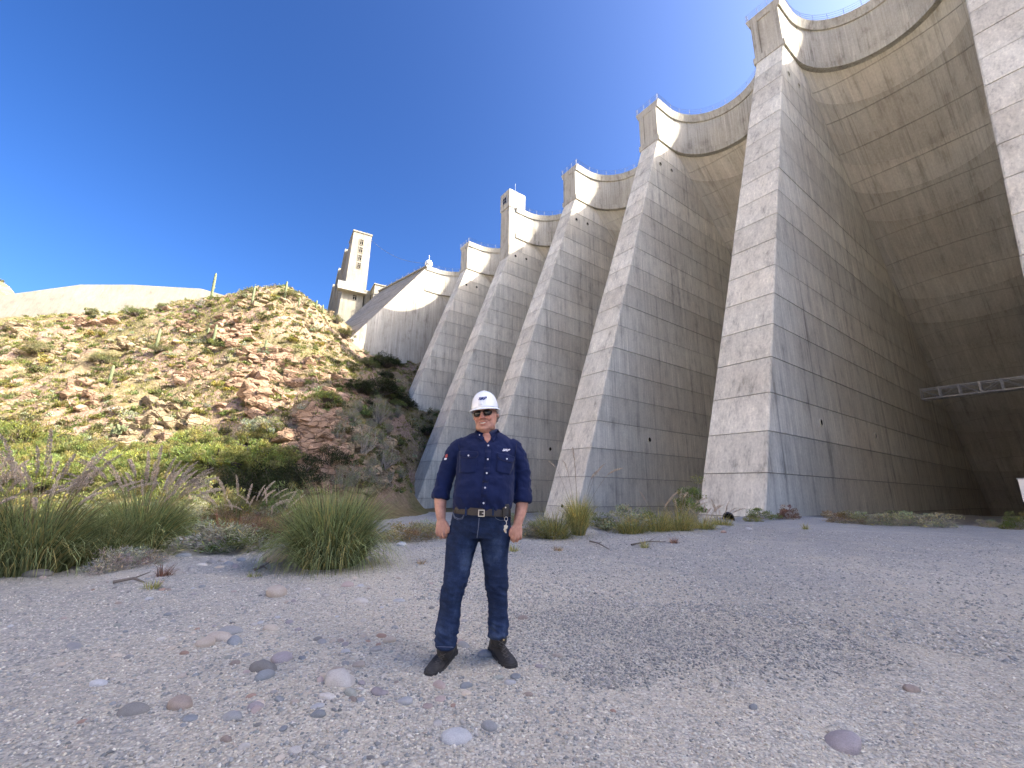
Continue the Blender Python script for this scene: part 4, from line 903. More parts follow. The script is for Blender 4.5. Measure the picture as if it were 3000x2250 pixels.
# ------------------------------------------------------------------ rocks on the hillside
def rock_material(name, pal):
    m, nt, b = new_mat(name); P = wpos(nt)
    n2 = noise_(nt, P, 0.8, 7, 0.7); n3 = noise_(nt, scaled(nt, P, (1, 1, 2.5)), 3.0, 6, 0.7)
    c = mixc(nt, 0.5, ramp(nt, n2, [(0.3, pal[0]), (0.5, pal[1]), (0.7, pal[2])]), ramp(nt, n3, [(0.3, pal[0]), (0.55, pal[1]), (0.75, pal[2])]))
    oi = nd(nt, 'ShaderNodeObjectInfo').outputs['Random']; c = mixc(nt, 1.0, c, ramp(nt, oi, [(0, .78), (1, 1.2)]), 'MULTIPLY')
    nt.links.new(c, b.inputs['Base Color']); b.inputs['Roughness'].default_value = .93; b.inputs['Specular IOR Level'].default_value = .2
    vr = nd(nt, 'ShaderNodeTexVoronoi', {'Vector': nd(nt, 'ShaderNodeVectorMath', {0: scaled(nt, P, (1, .7, 1.9)), 1: nd(nt, 'ShaderNodeTexNoise', {'Vector': P, 'Scale': 1.4, 'Detail': 4}).outputs['Color']}, operation='ADD').outputs[0], 'Scale': .75}, feature='DISTANCE_TO_EDGE').outputs['Distance']; ck = ramp(nt, vr, [(0, 0), (.09, 1)])
    c2 = mixc(nt, .5, c, ramp(nt, vr, [(0, .4), (.05, 1.0)]), 'MULTIPLY'); nt.links.new(c2, b.inputs['Base Color'])
    bp = nd(nt, 'ShaderNodeBump', {'Height': math_(nt, 'ADD', n3, ck), 'Strength': 1.0, 'Distance': .2}); nt.links.new(bp.outputs[0], b.inputs['Normal'])
    return m
M_ROCKR = rock_material('red_rock', ((.17, .10, .065), (.335, .225, .15), (.45, .335, .24)))
M_ROCKT = rock_material('tan_rock', ((.17, .125, .075), (.31, .24, .15), (.41, .335, .235)))
import bmesh
def hull_rock(n=20, box=(1, .8, .6)):
    bm = bmesh.new()
    for k in range(n):
        v = np.array([rnd.uniform(-1, 1) for _ in range(3)]); v = np.sign(v) * np.abs(v) ** .6
        bm.verts.new(tuple(v * np.array(box) * rnd.uniform(.8, 1)))
    bmesh.ops.convex_hull(bm, input=bm.verts); bmesh.ops.delete(bm, geom=[v for v in bm.verts if not v.link_faces], context='VERTS')
    me = bpy.data.meshes.new('rock_block'); bm.to_mesh(me); bm.free(); me.materials.append(M_ROCKR); return me
HULLS = [hull_rock(rnd.randrange(16, 30), (1, rnd.uniform(.6, .95), rnd.uniform(.45, .8))) for _ in range(12)]
def place_rock(o, p, s, rot): o.location = tuple(p); o.scale = s; o.rotation_euler = rot
def outcrop(x0, y0, x1, y1, n, smin, smax, mat, label, tilt=(.5, .1, .5), push=0.0):
    t = None
    for k in range(n):
        px, py = rnd.uniform(x0, x1), rnd.uniform(y0, y1)
        if ((px - (x0 + x1) / 2) / (x1 - x0) * 2) ** 2 + ((py - (y0 + y1) / 2) / (y1 - y0) * 2) ** 2 > 1.05: continue
        h = hill_hit(px, py)
        if h is None: continue
        if t is None: t = thing('rock_outcrop', label, 'rock', tuple(h)); base = h
        o = bpy.data.objects.new('rock_block', rnd.choice(HULLS)); COL.objects.link(o); o.parent = t
        o.material_slots[0].link = 'OBJECT'; o.material_slots[0].material = mat
        s = rnd.uniform(smin, smax); q_ = h - base; q_[2] += s * rnd.uniform(-.3, .25)
        place_rock(o, q_, (s * rnd.uniform(.8, 1.3), s * rnd.uniform(.7, 1.1), s * rnd.uniform(.7, 1.4)), (tilt[0] + rnd.gauss(0, .22), tilt[1] + rnd.gauss(0, .22), tilt[2] + rnd.gauss(0, .35)))
outcrop(690, 1010, 880, 1190, 120, .5, 1.5, M_ROCKR, 'large cracked reddish outcrop in the middle of the sunlit slope')
outcrop(610, 930, 740, 1020, 70, .5, 1.4, M_ROCKR, 'jagged reddish outcrop high on the slope below the saguaros', (.8, -.2, .3))
outcrop(690, 858, 900, 900, 50, .35, 1.1, M_ROCKT, 'rubbly pale rocks along the skyline crest')
outcrop(830, 1205, 1020, 1450, 190, .5, 1.5, M_ROCKR, 'shaded red rock cliff at the foot of the slope beside the buttresses', (1.0, .1, .2))
outcrop(960, 1240, 1160, 1450, 120, .4, 1.3, M_ROCKT, 'shaded grey rock face between the red cliff and the fourth buttress', (1.0, .1, .2))
outcrop(290, 1245, 500, 1345, 40, .35, .9, M_ROCKT, 'pale boulders low on the left slope with prickly pear', push=0)
outcrop(700, 1165, 800, 1245, 14, .9, 2.0, M_ROCKR, 'wedge of red rock below the cracked outcrop', (.3, .6, .2))
outcrop(160, 930, 340, 965, 18, .9, 1.6, M_ROCKR, 'low red ledge under the spillway wall')
outcrop(0, 950, 80, 1000, 10, .9, 1.6, M_ROCKT, 'pale boulders at the left edge under the spillway wall')
outcrop(420, 1170, 600, 1265, 34, .5, 1.4, M_ROCKT, 'smooth tan rock slab slanting across the middle slope', (.2, .6, .6))
outcrop(950, 1090, 1040, 1180, 16, .8, 1.5, M_ROCKR, 'small red rock knob at the shadow edge near the dam')
outcrop(60, 1010, 230, 1080, 26, .4, 1.2, M_ROCKT, 'broken tan ledge on the upper left slope')
outcrop(490, 1050, 610, 1125, 30, .4, 1.2, M_ROCKR, 'small reddish ledge left of the cracked outcrop')
outcrop(520, 925, 600, 985, 22, .4, 1.1, M_ROCKR, 'small red rocks just left of the jagged high outcrop')
outcrop(330, 985, 430, 1040, 20, .4, 1.1, M_ROCKT, 'tan rocks above the mid-slope saguaro')
outcrop(880, 1050, 960, 1130, 30, .4, 1.2, M_ROCKR, 'red rocks between the cracked outcrop and the dam')
outcrop(180, 1120, 300, 1200, 24, .4, 1.2, M_ROCKR, 'red rocks on the lower left slope beside a saguaro')
outcrop(880, 900, 980, 1010, 34, .4, 1.1, M_ROCKT, 'broken pale rocks below the gate tower on the slope')
for k in range(90):
    h = hill_hit(rnd.uniform(-20, 1000), rnd.uniform(880, 1400))
    if h is None or h[2] < 1: continue
    o = bpy.data.objects.new('boulder', rnd.choice(HULLS)); COL.objects.link(o); r_ = rnd.random() < .5
    o.material_slots[0].link = 'OBJECT'; o.material_slots[0].material = M_ROCKR if r_ else M_ROCKT
    s_ = rnd.uniform(.4, 1.1); place_rock(o, h, (s_ * rnd.uniform(.8, 1.4), s_, s_ * rnd.uniform(.5, 1)), (rnd.gauss(0, .3), rnd.gauss(0, .3), rnd.uniform(0, 6.28)))
    tag(o, 'reddish boulder lying loose among the shrubs of the sunlit slope' if r_ else 'tan boulder lying loose among the shrubs of the sunlit slope', 'boulder', 'red boulders on the slope' if r_ else 'tan boulders on the slope')
def hill_points(n, x0=-110, x1=0, y0=34, y1=112):
    x = rng.uniform(x0, x1, n); y = rng.uniform(y0, y1, n); z = terrain(x, y); k = hill_raw(x, y) > .3
    return x[k], y[k], z[k]
x, y, z = hill_points(5000); n = len(x); s_ = rng.uniform(.10, .38, n) ** 1.0
oct_ = np.array([(1, 0, 0), (-1, 0, 0), (0, 1, 0), (0, -1, 0), (0, 0, .8), (0, 0, -.6)]); of = np.array([(0, 2, 4), (2, 1, 4), (1, 3, 4), (3, 0, 4), (2, 0, 5), (1, 2, 5), (3, 1, 5), (0, 3, 5)])
V = np.c_[x, y, z][:, None, :] + oct_[None] * s_[:, None, None] * rng.uniform(.6, 1.3, (n, 6, 1)); F = (np.arange(n)[:, None, None] * 6 + of[None]).reshape(-1, 3)
tag(obj('hill_rubble', mesh_np('hill_rubble', V.reshape(-1, 3), F), M_ROCKT), kind='stuff')
x, y, z = hill_points(60000); P2 = np.c_[x, y]; k = vnoise(P2, .12, 61, 4) + .35 * vnoise(P2, .7, 62, 2) > -.05; x, y, z = x[k], y[k], z[k]
rep_ = 3; x, y, z = np.repeat(x, rep_) + rng.normal(0, .16, len(x) * rep_), np.repeat(y, rep_) + rng.normal(0, .16, len(x) * rep_), np.repeat(z, rep_)
n = len(x); a = np.stack([rng.normal(0, .45, n), rng.normal(0, .45, n), np.ones(n)], 1); a /= np.linalg.norm(a, axis=1)[:, None]; b_ = rot_basis(a); L_ = rng.uniform(.22, .6, n)[:, None]; w_ = .055
p = np.c_[x, y, z - .05]; V = np.stack([p - b_ * w_, p + b_ * w_, p + a * L_], 1).reshape(-1, 3)
gc = np.array([1, 1, 1]) * rng.uniform(.6, 1.3, (n, 1)); gr_ = rng.random(n) < .4; gc[gr_] *= np.array([.72, .9, .6])
tag(obj('hill_grass', mesh_np('hill_grass', V, np.arange(3 * n).reshape(n, 3), False, np.repeat(gc, 3, 0)), M_DRYG), kind='stuff')

# saguaros
def saguaro_mesh(h, r, arms=()):
    mb = MB()
    def col(pts, rad):
        n = 20; rings = []
        for i, p in enumerate(pts):
            rings.append([tuple(np.array(p) + np.array([math.cos(2 * math.pi * k / n), math.sin(2 * math.pi * k / n), 0]) * rad[i] * (1 if k % 2 else .86)) for k in range(n)])
        mb.loft(rings)
    col([(0, 0, -.3), (0, 0, h * .3), (.03, 0, h * .7), (.04, 0, h * .93), (.04, 0, h * .985), (.04, 0, h)], [r * .8, r, r * 1.05, r * .85, r * .5, r * .1])
    for (z, az, L, up) in arms:
        d = np.array([math.cos(az), math.sin(az), 0]); mb.tube([d * r * .5 + [0, 0, z], d * L * .7 + [0, 0, z + .08], d * L + [0, 0, z + .3], d * L + [0, 0, z + up * .7], d * L + [0, 0, z + up]], [r * .55, r * .6, r * .62, r * .55, r * .15], 8)
    return mb.mesh('saguaro', True)
for px, py, top, lb, arms in ((616, 884, 800, 'tallest saguaro, leaning on the skyline in front of the wall end', ((2.6, .5, .25, .5),)), (737, 893, 838, 'second tallest saguaro on the rocky crest', ()), (833, 876, 824, 'slim saguaro on the skyline behind the round bush', ()), (874, 900, 872, 'short saguaro right of the round skyline bush', ()),
                              (452, 1040, 963, 'saguaro inside the dark bush in the middle of the slope', ()), (622, 1015, 950, 'saguaro left of the reddish outcrop', ((1.6, 2.6, .5, 1.1),)), (318, 1128, 1070, 'saguaro low on the left slope among shrubs', ()), (775, 1030, 995, 'short saguaro on top of the red outcrop', ()),
                              (752, 1185, 1132, 'saguaro below the red outcrop on the slope', ()), (925, 905, 880, 'small pale saguaro nearest the gate tower', ()), (944, 912, 893, 'small saguaro closest left of the gate tower foot', ()), (606, 992, 960, 'short saguaro left of the pair by the reddish outcrop', ())):
    h = hill_hit(px, py); 
    if h is None: h = at(px, py, 91); h[2] = gz(h[0], h[1]) - .2
    T = at(px + (py - top) * .22 * (1500 - px) / 900, top, h[1]); H = max(1.2, T[2] - h[2])
    tag(obj('saguaro', saguaro_mesh(H, .18 + .014 * H, arms), M_SAG, None, tuple(h)), lb, 'cactus')
def scrub(n, name, mat, lo, hi, nl=90, seed=0, thr=-.2):
    x, y, z = hill_points(n); k = vnoise(np.c_[x, y], .10, 70 + seed, 4) > thr; x, y, z = x[k], y[k], z[k]; n = len(x); s_ = rng.uniform(lo, hi, n)
    d = rng.normal(size=(n, nl, 3)); d /= np.linalg.norm(d, axis=2)[:, :, None]; d[:, :, 2] = np.abs(d[:, :, 2]) * .85
    r = (rng.random((n, nl)) ** .45) * s_[:, None] * (1 + .35 * np.sin(3 * np.arctan2(d[:, :, 1], d[:, :, 0]) + rng.uniform(0, 6, (n, 1))))
    p = (np.c_[x, y, z - .05][:, None, :] + d * r[:, :, None]).reshape(-1, 3); m = len(p); a = d.reshape(-1, 3) + rng.normal(0, .6, (m, 3)) + [0, 0, .25]; a /= np.linalg.norm(a, axis=1)[:, None]; b_ = rot_basis(a)
    L = (.16 * rng.uniform(.6, 1.5, m))[:, None]; W = (.055 * rng.uniform(.6, 1.5, m))[:, None]; V = np.stack([p - a * L, p + b_ * W, p + a * L, p - b_ * W], 1).reshape(-1, 3)
    c = np.repeat(rng.uniform(.7, 1.3, (n, 1, 1)) * np.array([1, 1, 1]) * rng.uniform(.85, 1.15, (n, 1, 3)), nl, 1).reshape(-1, 3) * rng.uniform(.6, 1.35, (m, 1))
    tag(obj(name, mesh_np(name, V, np.arange(4 * m).reshape(m, 4), False, np.repeat(c, 4, 0)), mat), kind='stuff')
scrub(2600, 'hill_scrub', M_LEAFO, .25, .85, 85, 1); scrub(2200, 'hill_scrub', M_LEAFY, .25, .85, 80, 2, -.1); scrub(1000, 'hill_scrub', M_LEAFG, .2, .7, 80, 3)
# prickly pear patch
h = hill_hit(345, 1275); pear = thing('prickly_pear', 'prickly pear cactus patch on the pale boulders low on the slope', 'cactus', tuple(h))
pd = MB(); pd.loft([[(.22 * math.cos(w) * s_, e, .28 * math.sin(w) * s_ + .28) for w in np.linspace(0, 2 * math.pi, 9)[:-1]] for e, s_ in ((-.045, .8), (-.02, 1), (.02, 1), (.045, .8))]); pad_me = pd.mesh('pad'); pad_me.materials.append(M_SAG)
for k in range(26):
    o = obj('pad', pad_me, None, pear, (rnd.gauss(0, .6), rnd.gauss(0, .4), rnd.uniform(-.1, .8))); o.rotation_euler = (rnd.gauss(0, .3), rnd.gauss(0, .4), rnd.uniform(0, 3.1))

# ------------------------------------------------------------------ gravel and stones
def stone_material(name, a, b_):
    m, nt, b = new_mat(name); P = nd(nt, 'ShaderNodeTexCoord').outputs['Object']; oi = nd(nt, 'ShaderNodeObjectInfo').outputs['Random']
    n1 = noise_(nt, P, 1.6, 5, .65); n2 = noise_(nt, P, 14, 5, .7)
    c = ramp(nt, n1, [(.3, a), (.7, b_)]); c = mixc(nt, 1.0, c, ramp(nt, n2, [(.3, .82), (.7, 1.15)]), 'MULTIPLY'); c = mixc(nt, 1.0, c, ramp(nt, oi, [(0, .85), (1, 1.15)]), 'MULTIPLY')
    nt.links.new(c, b.inputs['Base Color']); b.inputs['Roughness'].default_value = .8; b.inputs['Specular IOR Level'].default_value = .3
    bp = nd(nt, 'ShaderNodeBump', {'Height': n2, 'Strength': .5, 'Distance': .02}); nt.links.new(bp.outputs[0], b.inputs['Normal'])
    return m
SM = {k: stone_material(k + '_stone', a, b_) for k, (a, b_) in {'white': ((0.443, 0.422, 0.389), (0.558, 0.537, 0.504)), 'cream': ((0.472, 0.407, 0.331), (0.558, 0.494, 0.411)), 'tan': ((0.371, 0.321, 0.27), (0.45, 0.4, 0.346)), 'pink': ((0.35, 0.285, 0.263), (0.422, 0.35, 0.324)),
     'rust': ((0.299, 0.206, 0.166), (0.371, 0.256, 0.202)), 'brown': ((0.256, 0.213, 0.184), (0.328, 0.274, 0.238)), 'blue': ((0.206, 0.224, 0.241), (0.256, 0.278, 0.295)), 'bluegrey': ((0.249, 0.256, 0.263), (0.314, 0.321, 0.324)), 'grey': ((0.285, 0.278, 0.27), (0.357, 0.35, 0.339)),
     'paleblue': ((0.371, 0.386, 0.403), (0.472, 0.479, 0.49)), 'purple': ((0.256, 0.231, 0.241), (0.321, 0.292, 0.303)), 'green': ((0.256, 0.274, 0.252), (0.328, 0.339, 0.313)), 'dark': ((0.166, 0.163, 0.155), (0.206, 0.202, 0.195))}.items()}
def stone_mesh(seed, flat, rough):
    bm = bmesh.new(); bmesh.ops.create_icosphere(bm, subdivisions=3, radius=1.0)
    V = np.array([v.co[:] for v in bm.verts]); r = 1 + .22 * vnoise(V, .9, seed, 2) + rough * vnoise(V, 2.2, seed + 3, 2)
    V = V * r[:, None]; V[:, 2] = np.where(V[:, 2] > 0, V[:, 2] * flat, V[:, 2] * .6); V[:, 1] *= rnd.uniform(.62, .9)
    for v, c in zip(bm.verts, V): v.co = c
    me = bpy.data.meshes.new('stone'); bm.to_mesh(me); bm.free(); me.polygons.foreach_set('use_smooth', [True] * len(me.polygons)); me.materials.append(SM['grey']); return me
STONES = [stone_mesh(70 + k, rnd.uniform(.45, .75), rnd.choice((.05, .1, .22))) for k in range(9)]
STONE_LIST = [(996, 2015, 85, 'white', 'large white cobble left of the man, with small stones round it'), (1337, 2158, 88, 'paleblue', 'large pale lavender stone alone at the bottom middle'), (2467, 2160, 88, 'purple', 'smooth purple grey stone alone at the bottom right'),
 (773, 1958, 74, 'dark', 'dark blue grey cobble, upper of the close pair left of the man'), (775, 1986, 58, 'blue', 'blue grey flat cobble, lower of the close pair left of the man'), (825, 1924, 64, 'purple', 'lilac grey oval cobble above the close pair on the left'),
 (1141, 1881, 46, 'cream', 'cream rounded cobble beside the rusty one'), (1118, 1868, 38, 'rust', 'rusty red stone touching the cream cobble'), (1100, 1908, 40, 'grey', 'grey half-shiny stone below the cream cobble'), (1421, 1920, 48, 'bluegrey', 'smooth blue grey cobble touching the right boot of the picture'),
 (1359, 1892, 46, 'bluegrey', 'flat grey cobble between the two boots'), (1533, 1812, 36, 'brown', 'brown angular stone right of the trouser leg'), (1632, 1924, 36, 'tan', 'tan flat stone right of the boots'), (1367, 2030, 34, 'cream', 'small cream broken stone in front of the boots'),
 (1366, 2008, 42, 'blue', 'dark blue stone just in front of the boots'), (1287, 2012, 44, 'pink', 'pink stone in front of the left boot toe'), (1290, 2046, 36, 'pink', 'small pink stone below the other pink one'), (1186, 2057, 54, 'paleblue', 'pale blue green flat stone between the white cobble and the boots'),
 (1025, 2048, 46, 'green', 'greenish grey stone at the lower right of the large white cobble'), (1106, 2039, 44, 'purple', 'grey purple stone right of the large white cobble'), (954, 2060, 48, 'white', 'long pointed white stone below the large white cobble'), (927, 2088, 40, 'paleblue', 'pale blue pebble below the pointed white stone'),
 (931, 2110, 44, 'blue', 'flat blue stone lowest of the chain under the white cobble'), (1435, 2125, 50, 'bluegrey', 'blue grey cracked stone right of the lavender one'), (816, 2062, 34, 'blue', 'egg-shaped blue stone standing alone left of the white cobble'), (556, 2114, 38, 'blue', 'egg-shaped blue stone with a small pebble at its foot'),
 (536, 2133, 18, 'blue', 'small pebble at the foot of the egg-shaped blue stone'), (678, 2112, 54, 'bluegrey', 'long blue grey stone in the lower left'), (829, 2142, 30, 'blue', 'small blue cobble below the egg-shaped pair'), (754, 2133, 22, 'dark', 'small dark pebble left of a blue cobble'), (389, 2088, 60, 'dark', 'dark flat slate-like stone in the lower left gravel'),
 (689, 1877, 56, 'blue', 'blue flat stone at the edge of the left stone cluster'), (673, 1850, 62, 'bluegrey', 'grey stone at the top of the left stone cluster'), (644, 1869, 66, 'tan', 'long tan stone in the left stone cluster'), (601, 1887, 56, 'tan', 'thin tan stone at the left of the cluster'), (793, 1840, 50, 'cream', 'cream flat stone right of the left cluster'),
 (215, 1896, 44, 'bluegrey', 'grey flat stone far left on the gravel'), (289, 2000, 48, 'paleblue', 'pale grey stone left on the gravel'), (809, 1746, 66, 'tan', 'pale tan flat stone in the middle distance left'), (527, 2073, 60, 'brown', 'brownish flat stone low in the left gravel'), (748, 2080, 44, 'purple', 'purple flat stone above the long blue grey one'),
 (1175, 1598, 42, 'paleblue', 'white and lavender rock standing at the brush left of the man'), (1128, 1580, 22, 'tan', 'small tan rock beside the lavender-white one'), (1056, 1770, 52, 'white', 'white flat stone in the middle distance'), (1018, 1721, 42, 'pink', 'pinkish flat stone below the round grass clump'), (1168, 1766, 42, 'paleblue', 'pale blue flat stone left of the trouser leg'),
 (108, 1688, 60, 'dark', 'dark slab at the foot of the leftmost grass'), (197, 1650, 40, 'paleblue', 'pale blue rock between the plumed grasses'), (539, 1628, 40, 'blue', 'blue rock at the end of the stone bank left'), (620, 1650, 36, 'grey', 'grey rock in the stone bank before the grey twiggy bush'), (652, 1644, 32, 'tan', 'tan rock in the stone bank before the grey twiggy bush'),
 (672, 1652, 30, 'bluegrey', 'blue grey rock in the stone bank before the grey twiggy bush'), (642, 1664, 26, 'cream', 'cream pebble at the lower edge of the stone bank'), (592, 1658, 30, 'white', 'white rock at the left end of the stone bank'), (706, 1640, 32, 'blue', 'dark blue rock at the right end of the stone bank'), (690, 1662, 26, 'purple', 'purple rock low in the stone bank'), (560, 1672, 26, 'grey', 'grey pebble left below the stone bank'),
 (2207, 2071, 28, 'blue', 'small blue grey chip alone on the right sand'), (2670, 2017, 40, 'brown', 'brown flat chip at the right on the sand'), (1796, 2077, 20, 'rust', 'small red brown pebble on the sand right of the man'), (1616, 2077, 18, 'blue', 'small blue pebble right of the boots low down'), (1580, 1954, 30, 'purple', 'purple stone right of the right boot toe'),
 (1459, 1984, 38, 'green', 'greenish stone under the right boot, left of three'), (1511, 1984, 36, 'blue', 'blue stone under the right boot, right of three'), (1495, 1999, 40, 'paleblue', 'pale greenish stone under the right boot, lowest of three'), (1032, 2063, 28, 'brown', 'brown pebble below the greenish stone'), (1056, 2063, 26, 'bluegrey', 'blue pebble beside the brown pebble'), (1054, 2032, 20, 'white', 'tiny bright white stone right of the white cobble'),
 (1010, 1958, 28, 'bluegrey', 'blue grey pebble above the white cobble'), (1050, 1962, 42, 'tan', 'tan dusty stone above the white cobble'), (985, 1986, 56, 'tan', 'flat tan stone touching the top of the white cobble'), (1059, 2016, 24, 'purple', 'small purple pebble right of the white cobble'), (1012, 1913, 32, 'paleblue', 'small pale blue stone left of the grey half-shiny stone'), (945, 1877, 30, 'bluegrey', 'blue grey stone in the gravel left of the rusty one'),
 (1547, 2028, 32, 'brown', 'flat brown stone right of three stones under the boot'), (1253, 2067, 34, 'pink', 'pale pink stone left of the small pink pair'), (1009, 2148, 20, 'blue', 'lone small blue pebble low in the middle left'), (2194, 1552, 22, 'white', 'white stone on the heap beside the nearest buttress'), (2120, 1560, 20, 'rust', 'red stone on the heap beside the nearest buttress')]
for px, py, w, c, lb in STONE_LIST:
    p = on_z(px, py); d = np.linalg.norm(p - CAMP); s_ = w / F_PX * d * .5 * (.74 if w < 60 else .86)
    o = bpy.data.objects.new('stone', rnd.choice(STONES)); COL.objects.link(o); o.material_slots[0].link = 'OBJECT'; o.material_slots[0].material = SM[c]
    o.location = (p[0], p[1], gz(p[0], p[1]) + s_ * .02); o.scale = (s_, s_ * rnd.uniform(.8, 1.1), s_ * rnd.uniform(.75, 1.05)); o.rotation_euler = (rnd.gauss(0, .12), rnd.gauss(0, .12), rnd.gauss(0, .5))
    tag(o, lb, 'stone')
p = on_z(845, 1640); o = bpy.data.objects.new('boulder', STONES[2]); COL.objects.link(o); o.material_slots[0].link = 'OBJECT'; o.material_slots[0].material = SM['pink']
o.location = (p[0] - .05, p[1], gz(p[0], p[1]) + .08); o.scale = (.34, .27, .30); tag(o, 'pink boulder half under the left side of the round grass clump', 'boulder')
for k, c in enumerate([c for c in SM for _ in (0, 1, 2, 3, 4, 5, 6, 7, 8)]):
    for _ in range(30):
        px, py = rnd.gauss(760, 330), 1690 + abs(rnd.gauss(0, 230))
        if 0 < px < 1450 and py < 2230: break
    p = on_z(px, py); s_ = rnd.uniform(.011, .024) * (1 + .12 * p[1])
    o = bpy.data.objects.new('stone', STONES[k % 9]); COL.objects.link(o); o.material_slots[0].link = 'OBJECT'; o.material_slots[0].material = SM[c]
    o.location = (p[0], p[1], gz(p[0], p[1]) + s_ * .05); o.scale = (s_, s_, s_ * .9); o.rotation_euler = (0, 0, rnd.uniform(0, 6.28))
    tag(o, c.replace('bluegrey', 'blue grey').replace('paleblue', 'pale blue') + ' pebble bedded in the gravel of the left foreground', 'pebble', c.replace('bluegrey', 'blue grey').replace('paleblue', 'pale blue') + ' pebbles in the gravel')

# loose gravel: too many to count
def gravel_patch(name, n, rfun, smin, smax, pal, phi=(-.98, .98), power=1.0, mask=None):
    ph = rng.uniform(phi[0], phi[1], n); r = rfun(rng.random(n)); x, y = r * np.sin(ph), r * np.cos(ph)
    if mask is not None: k = mask(x, y); x, y, r = x[k], y[k], r[k]
    n = len(x); z = base_z(x, y); s_ = smin + (smax - smin) * rng.random(n) ** 2.6
    base = np.array([(1, 0, 0), (-.9, .1, 0), (.1, .8, 0), (-.1, -.85, 0), (.05, 0, .6), (0, 0, -.4)]); J = base[None] * rng.uniform(.6, 1.25, (n, 6, 1)) + rng.normal(0, .12, (n, 6, 3))
    a = rng.uniform(0, 2 * np.pi, n); ca, sa = np.cos(a)[:, None], np.sin(a)[:, None]
    X, Y = J[:, :, 0] * ca - J[:, :, 1] * sa, J[:, :, 0] * sa + J[:, :, 1] * ca
    V = np.stack([X, Y, J[:, :, 2]], 2) * s_[:, None, None] + np.c_[x, y, z + s_ * .1][:, None, :]
    F = (np.arange(n)[:, None, None] * 6 + of[None]).reshape(-1, 3)
    c = np.array(pal)[rng.integers(0, len(pal), n)] * rng.uniform(.75, 1.2, (n, 1)) * np.array([1.01, 1.0, .91])
    o = obj(name, mesh_np(name, V.reshape(-1, 3), F, False, np.repeat(c, 6, 0)), M_PEB); tag(o, kind='stuff')
m, nt, b = new_mat('loose_pebbles'); nt.links.new(nd(nt, 'ShaderNodeAttribute', attribute_name='tint').outputs['Color'], b.inputs['Base Color']); b.inputs['Roughness'].default_value = .78; b.inputs['Specular IOR Level'].default_value = .35; M_PEB = m
PAL1 = [(.52, .475, .415), (.47, .43, .385), (.56, .52, .46), (.41, .395, .375), (.33, .335, .34), (.48, .415, .37), (.62, .59, .54), (.36, .355, .35), (.66, .64, .60), (.25, .255, .265)]
PAL2 = [(.29, .30, .32), (.37, .37, .38), (.22, .23, .245), (.42, .41, .40), (.33, .325, .335), (.48, .465, .44), (.26, .275, .30), (.58, .56, .54)]
gravel_patch('gravel', 84000, lambda u: 1.0 + 6.0 * u ** 1.25, .004, .0125, PAL1)
gravel_patch('gravel', 16000, lambda u: 1.2 + 8.0 * u, .008, .020, PAL2, (-.95, .2))
gravel_patch('gravel', 30000, lambda u: 5.0 + 14 * u ** 1.3, .010, .028, PAL2, (-.2, .95))
def heap(x, y): k = vnoise(np.c_[x, y], 1.1, 81, 3); return (((x - 1.35) / 1.7) ** 2 + ((y - 4.2) / 1.15) ** 2 + k * .9 < 1.15 * rng.random(len(x))) | (((x - .62) / .32) ** 2 + ((y - 3.15) / .22) ** 2 + k * .7 < rng.random(len(x)) ** .6)
gravel_patch('gravel', 42000, lambda u: 2.4 + 3.6 * u, .007, .019, [tuple(v * .80 for v in c_) for c_ in PAL2], (-.1, .8), mask=heap)

# small things lying about
pipe = MB(); p = on_z(2135, 1526); r_ = 14 / F_PX * np.linalg.norm(p - CAMP); dv_ = -p / np.linalg.norm(p); dv_[2] = 0; sd = np.array([dv_[1], -dv_[0], 0])
ring = lambda rr, L: [tuple(sd * rr * math.cos(w) + np.array([0, 0, rr * math.sin(w)]) + dv_ * L) for w in np.linspace(0, 2 * math.pi, 17)[:-1]]
pipe.loft([ring(r_, -1.6), ring(r_, .1), ring(r_ * .85, .1), ring(r_ * .85, -1.5)], cap=False)
pp = thing('drain_pipe', 'black plastic pipe end sticking out of the bank at the nearest buttress', 'pipe', (p[0], p[1], gz(p[0], p[1]) + r_ * .25)); pipe.build('pipe_wall', plain('black_plastic', (.02, .02, .022), .5), pp, True)
e = MB(); e.add(ring(r_ * .84, -.6), [tuple(range(16))]); e.build('pipe_bore', M_VOID, pp)
M_STICK = plain('dead_wood', (.12, .10, .085), .9, nscale=6)
for (a, b2, lb) in (((1728, 1588), (1785, 1612), 'dark dead stick lying on the bank in front of the second buttress'), ((1850, 1600), (1950, 1590), 'thin dead twig lying on the bank'), ((745, 1672), (782, 1668), 'short dead twig on the gravel left of the pink boulder'), ((330, 1715), (420, 1716), 'pale thin twig on the gravel under the dry tangle')):
    A_, B_ = on_z(*a), on_z(*b2); A_[2] = gz(A_[0], A_[1]) + .03; B_[2] = gz(B_[0], B_[1]) + .02; mb = MB(); md = (A_ + B_) / 2 + np.array([0, .06, .03]); mb.tube([A_, md, B_], [.02, .016, .008], 6)
    mb.tube([md, md + (B_ - A_) * .25 + np.array([0, .12, .05])], [.01, .004], 5); tag(mb.build('stick', M_STICK), lb, 'stick')
p = at(2995, 1437, 15.5); cbx = thing('utility_box', 'narrow white painted box cut off by the right picture edge', 'box', (p[0] + .36, p[1], gz(p[0], p[1]))); zt_ = at(2995, 1404, 15.5)[2] - gz(p[0], p[1]); zb_ = at(2995, 1470, 15.5)[2] - gz(p[0], p[1])
mb = MB(); mb.box((0, 0, (zt_ + zb_) / 2), (.25, .15, (zt_ - zb_) / 2)); mb.build('casing', M_WHITE, cbx); mb = MB(); mb.box((0, 0, zt_ + .02), (.27, .17, .02)); mb.build('lid', M_STEEL, cbx); mb = MB(); mb.tube([(0.05, 0, 0), (.05, 0, zb_)], .035, 8); mb.build('post', M_STEEL, cbx)

